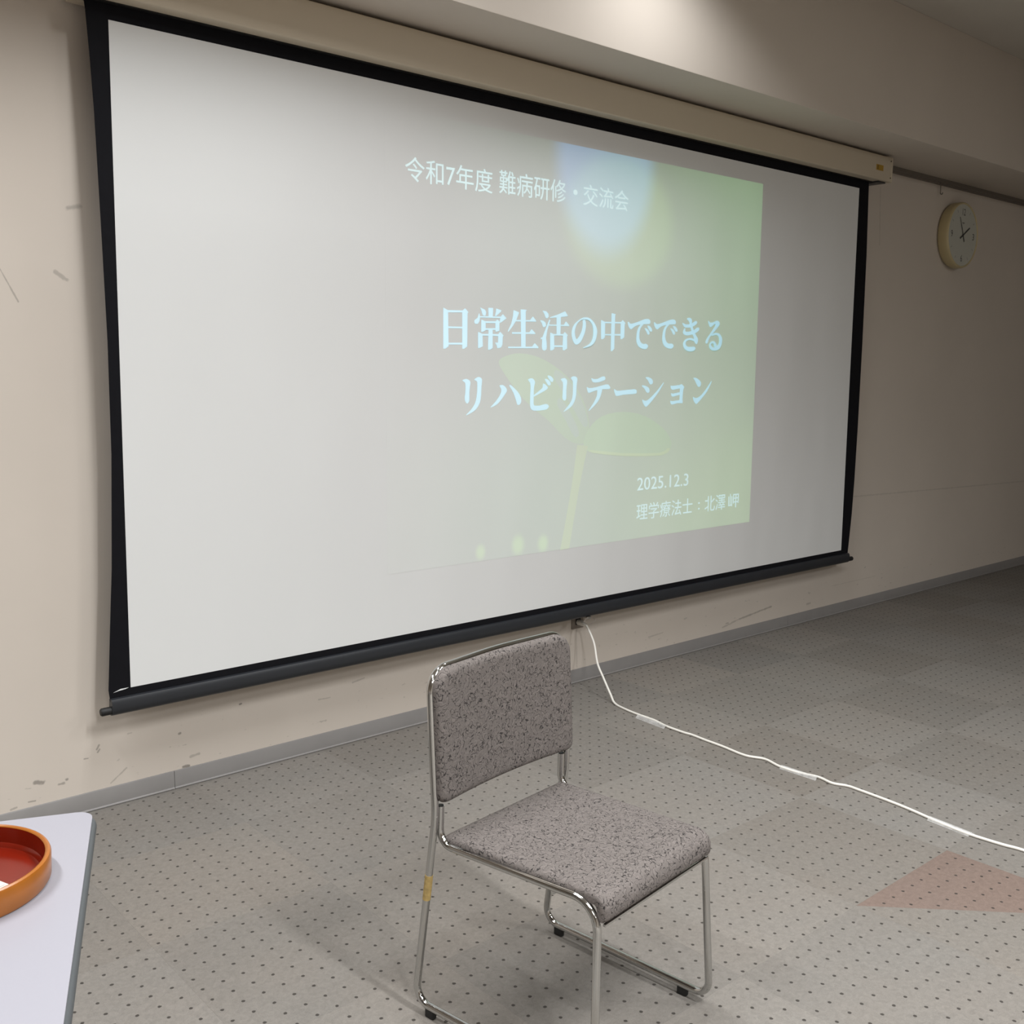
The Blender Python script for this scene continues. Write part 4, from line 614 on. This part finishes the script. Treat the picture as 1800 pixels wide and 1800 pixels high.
# cloth: black border sheet (side edges bow in) and white viewing face
left = [(1.112, 2.45), (1.118, 2.40), (1.125, 2.272), (1.131, 2.118), (1.1365, 1.8), (1.141, 1.472), (1.138, 1.135), (1.124, 0.788), (1.108, 0.56), (1.098, 0.41), (1.104, 0.352)]
right = [(5.275, 0.352), (5.282, 0.41), (5.300, 0.60), (5.309, 0.80), (5.314, 1.1), (5.314, 1.574), (5.308, 2.038), (5.293, 2.40), (5.290, 2.45)]
bm = bmesh.new(); prism_y(bm, left + right, FY + 0.0006, FY + 0.0022)
obj('black_border', bm, M['black_cloth'], scr, smooth=False)
bm = bmesh.new(); prism_y(bm, [(1.182, 2.385), (1.166, 0.4075), (5.208, 0.406), (5.198, 2.386)], FY, FY + 0.0006)
obj('white_cloth', bm, M['screen'], scr, smooth=False)
bm = bmesh.new(); prism_y(bm, [(1.112, 0.4005), (1.135, 0.4085), (1.160, 0.4085), (1.150, 0.4055), (1.130, 0.4035)], FY - 0.0002, FY + 0.0006)
obj('cloth_edge', bm, M['screen'], scr, smooth=False)
# weight bar
def bar_profile(x0, x1):
    bm = bmesh.new()
    pr = [(FY - 0.002, 0.384), (FY - 0.010, 0.381), (FY - 0.014, 0.372), (FY - 0.015, 0.352), (FY - 0.013, 0.338), (FY - 0.006, 0.331), (FY + 0.006, 0.329), (FY + 0.012, 0.334), (FY + 0.014, 0.352), (FY + 0.010, 0.381)]
    strip(bm, x0, x1, pr)
    return bm
bar = obj('weight_bar', bar_profile(1.102, 5.278), M['bar'], scr)
for x0, x1 in ((1.070, 1.1025), (5.2775, 5.326)):
    bm = bmesh.new()
    s = -1 if x0 < 2 else 1
    a, b = (x1, x0) if s < 0 else (x0, x1)
    sweep(bm, [Vector((a, FY, 0.346)), Vector((b - s * 0.004, FY, 0.346)), Vector((b, FY, 0.346))], lambda t: 0.0125 if t < 0.9 else 0.0095, 18)
    obj('bar_end', bm, M['black'], scr)
# pull loop at the middle of the bar
bm = BX(3.165, 3.188, FY - 0.018, FY + 0.006, 0.322, 0.334, bev=0.002)
obj('loop_bracket', bm, M['chrome'], scr)
bm = bmesh.new()
path = catmull([(3.168, FY - 0.01, 0.326), (3.150, FY - 0.014, 0.312), (3.165, FY - 0.016, 0.301), (3.195, FY - 0.016, 0.2995), (3.216, FY - 0.014, 0.309), (3.205, FY - 0.012, 0.322), (3.184, FY - 0.01, 0.326)], 8)
sweep(bm, path, 0.0013, 8)
obj('pull_loop', bm, M['rail'], scr)

# the slide thrown on the cloth
def flat(name, polys, mat, y, parent):
    bm = bmesh.new()
    for i, p in enumerate(polys):
        vs = [bm.verts.new((x, y - 0.00003 * i, z)) for x, z in p]
        try: bm.faces.new(vs)
        except ValueError: pass
    bm.normal_update()
    bmesh.ops.triangulate(bm, faces=bm.faces)
    o = obj(name, bm, mat, parent, smooth=False)
    me = o.data
    flip = [p for p in me.polygons if p.normal.y > 0]
    if flip:
        bm = bmesh.new(); bm.from_mesh(me)
        bmesh.ops.reverse_faces(bm, faces=[f for f in bm.faces if f.normal.y > 0])
        bm.to_mesh(me); bm.free()
    return o
slide = obj('projected_slide', BX(SL_X0, SL_X1, FY - 0.0003, FY - 0.0001, SL_Z0, SL_Z1), M['slide'], scr, smooth=False)
slide['label'] = 'green slide of a sprouting seedling with white lettering'
flat('sprout_leaf', [SPROUT['leafL']], M['leaf'], FY - 0.0005, slide)
flat('sprout_leaf', [SPROUT['leafR']], M['leaf_right'], FY - 0.00056, slide)
flat('leaf_sheen', [SPROUT['sheen'], SPROUT['sheen2']], M['sheen'], FY - 0.0007, slide)
flat('leaf_rim', [SPROUT['rimR']], M['leaf_rim'], FY - 0.0007, slide)
flat('sprout_stem', [SPROUT['stem']], M['stem'], FY - 0.0006, slide)
for glyph in TITLE:
    flat('title_character', glyph, M['letter'], FY - 0.0008, slide)

def text_line(body, x0, x1, z0, z1, y, mat, parent, name, facing=-1):
    """Lettering in Blender's built-in font, fitted to its place; flat in the XZ plane."""
    cu = bpy.data.curves.new(name, 'FONT')
    cu.body = body
    cu.size = 1.0
    cu.resolution_u = 3
    to = bpy.data.objects.new(name, cu)
    COL.objects.link(to)
    bpy.context.view_layer.update()
    dg = bpy.context.evaluated_depsgraph_get()
    me = bpy.data.meshes.new_from_object(to.evaluated_get(dg))
    bpy.data.objects.remove(to); bpy.data.curves.remove(cu)
    xs = [v.co.x for v in me.vertices]; ys = [v.co.y for v in me.vertices]
    if not xs: return None
    ax, bx_, ay, by = min(xs), max(xs), min(ys), max(ys)
    for v in me.vertices:
        v.co = (x0 + (v.co.x - ax) / (bx_ - ax) * (x1 - x0), y, z0 + (v.co.y - ay) / (by - ay) * (z1 - z0))
    me.materials.clear(); me.materials.append(mat)
    o = bpy.data.objects.new(name, me); COL.objects.link(o)
    o.parent = parent
    mw = Matrix(); par = parent
    while par:
        mw = par.matrix_parent_inverse @ par.matrix_basis @ mw if par.parent else par.matrix_basis @ mw
        par = par.parent
    o.matrix_parent_inverse = mw.inverted()
    return o
text_line('令和7年度', 2.217, 2.622, 2.064, 2.150, FY - 0.0008, M['letter2'], slide, 'heading_text')
text_line('難病研修', 2.656, 3.010, 2.070, 2.158, FY - 0.0008, M['letter2'], slide, 'heading_text')
text_line('・', 3.052, 3.076, 2.109, 2.131, FY - 0.0008, M['letter2'], slide, 'heading_text')
text_line('交流会', 3.110, 3.382, 2.075, 2.160, FY - 0.0008, M['letter2'], slide, 'heading_text')
text_line('2025.12.3', 3.484, 3.842, 0.864, 0.922, FY - 0.0008, M['letter2'], slide, 'date_text')
text_line('理学療法士', 3.484, 3.878, 0.728, 0.803, FY - 0.0008, M['letter2'], slide, 'presenter_text')
text_line('：', 3.920, 3.934, 0.742, 0.778, FY - 0.0008, M['letter2'], slide, 'presenter_text')
text_line('北澤', 3.971, 4.131, 0.727, 0.803, FY - 0.0008, M['letter2'], slide, 'presenter_text')
text_line('岬', 4.155, 4.238, 0.730, 0.800, FY - 0.0008, M['letter2'], slide, 'presenter_text')

# ------------------------------------------------------------------ wall clock
CX, CZ, CR, CYF = 6.462, 2.254, 0.199, 3.166
clk = thing('wall_clock', 'round white wall clock with cream rim right of the screen', 'clock', (CX, WY, CZ))
bm = bmesh.new()
rg = lathe(bm, [(0.172, WY - 0.001 - CYF), (0.188, WY - 0.004 - CYF), (CR, 0.055), (CR + 0.001, 0.015), (CR - 0.002, 0.004), (CR - 0.007, 0.0), (CR - 0.012, 0.003), (CR - 0.013, 0.009)], (CX, CYF, CZ), 'y', 72)
bm.faces.new(rg[0])
obj('rim', bm, M['clock_rim'], clk)
bm = bmesh.new(); rg = lathe(bm, [(CR - 0.0128, 0.010), (CR - 0.0128, 0.006)], (CX, CYF, CZ), 'y', 72); bm.faces.new(rg[1]); bm.faces.new(rg[0])
face = obj('face', bm, M['clock_face'], clk, smooth=False)
for txt, a, h, wd in (('12', 0, 0.040, 0.040), ('3', 90, 0.040, 0.022), ('6', 180, 0.040, 0.022), ('9', 270, 0.040, 0.022)):
    r = 0.140
    x, z = CX + r * math.sin(math.radians(a)), CZ + r * math.cos(math.radians(a))
    text_line(txt, x - wd / 2, x + wd / 2, z - h / 2, z + h / 2, CYF + 0.0055, M['clock_print'], face, 'numeral')
for k in range(12):
    if k % 3 == 0: continue
    a = math.radians(30 * k)
    r0, r1, hw = 0.148, 0.166, 0.0024
    d = Vector((math.sin(a), 0, math.cos(a))); n = Vector((math.cos(a), 0, -math.sin(a)))
    c = Vector((CX, CYF + 0.0055, CZ))
    bm = bmesh.new()
    bm.faces.new([bm.verts.new(c + d * r0 + n * hw), bm.verts.new(c + d * r1 + n * hw), bm.verts.new(c + d * r1 - n * hw), bm.verts.new(c + d * r0 - n * hw)])
    obj('hour_mark', bm, M['clock_mark'], face, smooth=False)
bm = bmesh.new()
for x0, x1, z0, z1 in ((-0.016, 0.016, 0.0725, 0.0765), (-0.002, 0.002, 0.066, 0.0725)):
    bm.faces.new([bm.verts.new((CX + x, CYF + 0.0055, CZ + z)) for x, z in ((x0, z0), (x1, z0), (x1, z1), (x0, z1))])
obj('dial_mark', bm, M['clock_print'], face, smooth=False)
def hand(name, ang, r0, r1, w0, w1, y):
    a = math.radians(ang); d = (math.sin(a), math.cos(a)); n = (math.cos(a), -math.sin(a))
    pts = []
    for r, wd in ((r0, w0), (r1, w1), (r1, -w1), (r0, -w0)):
        pts.append((CX + d[0] * r + n[0] * wd, CZ + d[1] * r + n[1] * wd))
    bm = bmesh.new(); prism_y(bm, pts, y, y + 0.0012)
    return obj(name, bm, M['clock_print'], clk, smooth=False)
hand('minute_hand', 334, -0.042, 0.118, 0.0035, 0.0014, CYF + 0.0015)
hand('hour_hand', 59, -0.040, 0.098, 0.0052, 0.0040, CYF + 0.0032)
bm = bmesh.new(); cyl(bm, (CX, CYF + 0.001, CZ), (CX, CYF + 0.006, CZ), 0.007, 16)
obj('hand_hub', bm, M['clock_print'], clk)

# picture hook left hanging on the rail
bm = bmesh.new()
sweep(bm, fillet([(6.248, WY - 0.018, 2.552), (6.248, WY - 0.018, 2.486), (6.248, WY - 0.030, 2.480), (6.248, WY - 0.033, 2.492)], [0, 0.006, 0.004, 0], 4), 0.0030, 8)
box(bm, 6.243, 6.253, WY - 0.024, WY - 0.010, 2.540, 2.5505)
tag(obj('picture_hook', bm, M['rail']), 'small metal hook hanging from the picture rail', 'hook')

# ------------------------------------------------------------------ wall outlet, plug and cord
out = thing('wall_outlet', 'steel wall outlet half hidden behind the screen bar', 'outlet', (3.22, WY, 0.31))
obj('cover_plate', BX(3.184, 3.256, WY - 0.006, WY, 0.250, 0.370, bev=0.002), M['plate'], out)
obj('socket', BX(3.205, 3.235, WY - 0.010, WY - 0.005, 0.268, 0.352, bev=0.002), M['black'], out)
pl = thing('extension_cord', 'long white extension cord plugged in and running across the carpet', 'cord', (3.12, 2.9, 0))
bm = bmesh.new()
sweep(bm, [Vector((3.218, WY - 0.0105, 0.281)), Vector((3.217, 3.214, 0.281)), Vector((3.2125, 3.196, 0.279)), Vector((3.209, 3.178, 0.277))], lambda t: (0.013, 0.013, 0.010, 0.006)[min(3, int(t * 3 + 0.5))], 14)
obj('plug', bm, M['cord'], pl)
cp = [(3.209, 3.179, .277), (3.2083, 3.165, .272), (3.2046, 3.118, .2094), (3.1682, 3.060, .1399), (3.1534, 3.010, .0905), (3.1384, 2.950, .0323), (3.120, 2.905, .0062), (3.1003, 2.8250, .005), (3.0922, 2.7480, .005), (3.0898, 2.6598, .005), (3.0735, 2.5859, .005), (3.0699, 2.4959, .005), (3.0740, 2.4512, .005), (3.0685, 2.3831, .005), (3.0651, 2.2997, .005), (3.0545, 2.1881, .005), (3.0800, 2.1209, .005), (3.0621, 2.0457, .005), (3.0636, 1.9757, .005), (3.0820, 1.8979, .005), (3.0720, 1.8390, .005), (3.0910, 1.7931, .005), (3.0910, 1.7497, .005), (3.0847, 1.6412, .005), (3.0749, 1.5563, .005), (3.0552, 1.4509, .005), (3.0443, 1.3549, .005), (3.0510, 1.2540, .005), (3.0616, 1.1919, .005), (3.06, 1.03, .005), (3.05, 0.7, .005), (3.0, 0.2, .005), (2.9, -0.6, .005)]
bm = bmesh.new(); sweep(bm, catmull(cp, 5), 0.0048, 10)
obj('cable', bm, M['cord'], pl)
TAPES = (((3.074, 2.735), (3.064, 2.575), 'clear tape strip over the cord, nearest the wall'),
         ((3.066, 2.040), (3.070, 1.895), 'clear tape strip over the middle of the cord'),
         ((3.062, 1.485), (3.048, 1.345), 'clear tape strip over the cord, nearest the red half tile'))
for (a, b, lab) in TAPES:
    a, b = Vector((*a, 0)), Vector((*b, 0))
    d = (b - a).normalized(); n = Vector((-d.y, d.x, 0))
    prof = [(-0.022, 0.0006), (-0.013, 0.0010), (-0.0075, 0.0060), (-0.004, 0.0098), (0, 0.0106), (0.004, 0.0098), (0.0075, 0.0060), (0.011, 0.0012), (0.014, 0.0006)]
    bm = bmesh.new()
    rows = []
    for e in (a, b):
        rows.append([bm.verts.new(e - n * u * 1.0 + Vector((0, 0, z))) for u, z in prof] + [bm.verts.new(e - n * u + Vector((0, 0, z + 0.0004))) for u, z in reversed(prof)])
    k = len(rows[0])
    for i in range(k): bm.faces.new((rows[0][i], rows[0][(i + 1) % k], rows[1][(i + 1) % k], rows[1][i]))
    bm.faces.new(rows[0]); bm.faces.new(rows[1])
    tag(obj('clear_tape', bm, M['tape']), lab, 'tape', 'tape strips holding the cord')

# ------------------------------------------------------------------ chair
CH = (1.4650, 1.7634); TH = 0.1391
chair = thing('stacking_chair', 'grey fabric stacking chair on a chrome tube sled frame', 'chair', (CH[0], CH[1], 0), TH)
def c(t, s, z): return Vector((t, -s, z))     # lateral, forward, up (chair faces -Y)
RT = 0.0083
ZS = 0.0245
E_, D_, C_, B_, A_, K_, T_ = (0.2062, 0.0580, 0.4835), (0.2068, 0.0560, 0.3975), (0.1942, 0.4645, 0.4035), (0.2150, 0.4787, ZS), (0.2256, 0.0, ZS), (0.2242, 0.0608, 0.466), (0.2243, 0.0436, 0.7773)
half = [E_, D_, C_, B_, A_, K_, T_]
rad = [0, 0.034, 0.058, 0.036, 0.036, 0.35, 0.050]
pts = [c(-t, s, z) for t, s, z in half] + [c(0, 0.028, 0.7790)] + [c(t, s, z) for t, s, z in reversed(half)]
path = fillet(pts, rad + [0.9] + list(reversed(rad)), 9)
bm = bmesh.new(); sweep(bm, path, RT, 14)
def cobj(name, bm, mat, parent=None):
    return obj(name, bm, mat, parent or chair, world=False)
frame = cobj('tube_frame', bm, M['chrome'])
for sgn in (-1, 1):
    bm = bmesh.new(); e = c(sgn * E_[0], E_[1], E_[2]); cyl(bm, e - Vector((0, 0, 0.002)), e + Vector((0, 0, 0.0012)), 0.0068, 14)
    cobj('tube_plug', bm, M['black'], frame)
    for s in (0.046, 0.410):
        tl = A_[0] + (B_[0] - A_[0]) * s / 0.4787
        bm = bmesh.new(); box(bm, sgn * tl - 0.0065, sgn * tl + 0.0065, -s - 0.0125, -s + 0.0125, 0.0, 0.021, bev=0.003)
        cobj('glide', bm, M['black'])
# bolts joining the stub to the upright
for sgn in (-1, 1):
    bm = bmesh.new(); cyl(bm, c(sgn * 0.204, 0.058, 0.446), c(sgn * 0.222, 0.059, 0.446), 0.003, 8)
    cobj('bolt', bm, M['chrome'], frame)
# yellowed tape on the rear leg
lo, hi = Vector(c(-A_[0], A_[1], A_[2])), Vector(c(-K_[0], K_[1], K_[2]))
f = lambda z: lo.lerp(hi, (z - lo.z) / (hi.z - lo.z))
bm = bmesh.new(); sweep(bm, [f(0.271), f(0.300), f(0.329)], RT + 0.0006, 14)
o = cobj('leg_tape', bm, M['tape_yellow']); o['label'] = 'yellowed tape wrapped round the rear leg'
# cushions
def cushion(nu, nv, place, pu, pv, front, back):
    """closed pad: place(a,b,h) gives a point, h the offset along the pad normal"""
    bm = bmesh.new()
    def prof(a): return (1 - abs(a) ** pu) ** 0.5
    A = [math.sin(math.pi / 2 * (2 * i / nu - 1)) for i in range(nu + 1)]
    Bv = [math.sin(math.pi / 2 * (2 * j / nv - 1)) for j in range(nv + 1)]
    F, R = {}, {}
    for i, a in enumerate(A):
        for j, b in enumerate(Bv):
            h = prof(a) * prof(b)
            edge = i in (0, nu) or j in (0, nv)
            F[i, j] = bm.verts.new(place(a, b, front * h))
            R[i, j] = F[i, j] if edge else bm.verts.new(place(a, b, -back * min(1, 3 * h)))
    for i in range(nu):
        for j in range(nv):
            bm.faces.new((F[i, j], F[i + 1, j], F[i + 1, j + 1], F[i, j + 1]))
            q = (R[i, j], R[i, j + 1], R[i + 1, j + 1], R[i + 1, j])
            if len(set(q)) >= 3:
                try: bm.faces.new(q)
                except ValueError: pass
    return bm
ZB0, ZB1, HW = 0.4945, 0.7805, 0.2255
def back_place(a, b, h):
    z = (ZB0 + ZB1) / 2 + b * (ZB1 - ZB0) / 2
    r = 0.046 if b > 0 else 0.020
    dz = abs(b) * (ZB1 - ZB0) / 2 - ((ZB1 - ZB0) / 2 - r)
    wd = HW if dz <= 0 else HW - r + math.sqrt(max(r * r - dz * dz, 0))
    t = a * wd
    s = 0.0604 + (0.0434 - 0.0604) * (z - 0.472) / (0.777 - 0.472) + 0.012 - 0.018 * (1 - (t / HW) ** 2)
    return c(t, s + h, z)
cobj('backrest', cushion(34, 30, back_place, 26, 22, 0.018, 0.012), M['fabric'])
prf = fillet([(0, -0.060, 0.4055), (0, -0.4725, 0.4105), (0, -0.4735, 0.368)], [0, 0.052, 0], 14)
acc = [0.0]
for p, q in zip(prf, prf[1:]): acc.append(acc[-1] + (q - p).length)
def seat_place(a, b, h):
    d = (b + 1) / 2 * acc[-1]
    k = max(i for i in range(len(acc) - 1) if acc[i] <= d + 1e-9)
    u = (d - acc[k]) / (acc[k + 1] - acc[k])
    p = prf[k].lerp(prf[k + 1], min(1, u))
    tg = (prf[k + 1] - prf[k]).normalized()
    nrm = Vector((0, tg.z, -tg.y))
    s = -p.y
    wd = 0.2040 + (0.1950 - 0.2040) * (s - 0.06) / 0.41
    return Vector((a * wd, p.y, p.z)) + nrm * (h + 0.001)
cobj('seat', cushion(34, 44, seat_place, 30, 44, 0.013, 0.012), M['fabric'])
bm = bmesh.new(); box(bm, -0.188, 0.188, -0.4790, -0.4720, 0.3580, 0.3640, bev=0.0015)
cobj('seat_lip', bm, M['chrome'])
for s in (0.13, 0.36):
    bm = bmesh.new(); cyl(bm, c(-0.200, s, 0.393), c(0.200, s, 0.393), 0.0055, 10)
    cobj('cross_tube', bm, M['chrome'])

# ------------------------------------------------------------------ table with tray
TC = Vector((0.540, 1.622)); TA = math.atan2(0.48, 0.196)
e1 = Vector((math.cos(TA), math.sin(TA)))          # along the right edge, away from the camera
e2 = Vector((-math.sin(TA), math.cos(TA)))         # along the far edge, to the left
TW, TL, TZ = 0.75, 1.80, 0.70
tb = thing('folding_table', 'white topped table with grey edge at the lower left', 'table', (TC.x - e1.x * TW / 2 + e2.x * TL / 2, TC.y - e1.y * TW / 2 + e2.y * TL / 2, 0), TA)
hx, hy = TW / 2, TL / 2
def tobj(name, bm, mat, parent=None): return obj(name, bm, mat, parent or tb, world=False)
bm = bmesh.new(); prism_z(bm, rrect(-hx + 0.005, hx - 0.005, -hy + 0.005, hy - 0.005, 0.026), TZ - 0.028, TZ)
tobj('table_top', bm, M['table_top'])
bm = bmesh.new(); sweep(bm, [Vector((x, y, TZ - 0.0142)) for x, y in rrect(-hx + 0.0125, hx - 0.0125, -hy + 0.0125, hy - 0.0125, 0.022)], 0.0138, 12, closed=True)
tobj('edge_band', bm, M['table_edge'])
for sy in (-1, 1):
    yy = sy * (hy - 0.22)
    bm = bmesh.new(); sweep(bm, fillet([(-hx + 0.10, yy, TZ - 0.028), (-hx + 0.08, yy, 0.022), (hx - 0.08, yy, 0.022), (hx - 0.10, yy, TZ - 0.028)], [0, 0.04, 0.04, 0], 6), 0.0125, 12)
    lg = tobj('leg', bm, M['table_leg'])
    for sx in (-1, 1):
        bm = bmesh.new(); cyl(bm, (sx * (hx - 0.16), yy, 0.0), (sx * (hx - 0.16), yy, 0.014), 0.014, 14)
        tobj('foot_pad', bm, M['black'], lg)
bm = bmesh.new(); box(bm, -0.02, 0.02, -hy + 0.22, hy - 0.22, TZ - 0.06, TZ - 0.028)
tobj('under_rail', bm, M['table_leg'])

TRX, TRY, TRR = 0.297, 1.482, 0.126
tray = thing('lacquer_tray', 'round orange lacquered wooden tray with red inside on the table', 'tray', (TRX, TRY, TZ))
bm = bmesh.new()
rg = lathe(bm, [(TRR - 0.012, 0.0), (TRR - 0.004, 0.001), (TRR - 0.001, 0.006), (TRR, 0.034), (TRR - 0.0015, 0.0375), (TRR - 0.0045, 0.039), (TRR - 0.0070, 0.0380), (TRR - 0.0080, 0.0365)], (TRX, TRY, TZ), 'z', 72)
bm.faces.new(rg[0])
obj('rim', bm, M['tray_rim'], tray)
bm = bmesh.new()
rg = lathe(bm, [(TRR - 0.0080, 0.0366), (TRR - 0.0095, 0.030), (TRR - 0.0110, 0.0150), (TRR - 0.0135, 0.0125), (TRR - 0.0150, 0.0090), (TRR - 0.019, 0.0078), (0.03, 0.0074)], (TRX, TRY, TZ), 'z', 72)
bm.faces.new(rg[-1])
obj('red_inside', bm, M['tray_base'], tray)
bm = bmesh.new()
pc = Vector((0.327, 1.437)); pa = math.radians(20)
vs = []
ux, uy = Vector((math.cos(pa), math.sin(pa))), Vector((-math.sin(pa), math.cos(pa)))
for z0, z1, dx, dy in ((0.7090, 0.7098, 0, 0), (0.7098, 0.7106, -0.004, 0.003)):
    q = [pc + ux * (a + dx) + uy * (b + dy) for a, b in ((-0.035, -0.016), (0.026, -0.016), (0.026, 0.014), (-0.035, 0.014))]
    prism_z(bm, [(p.x, p.y) for p in q], z0, z1)
tag(obj('paper_slip', bm, M['paper'], smooth=False), 'small folded white paper slip in the orange tray', 'paper')
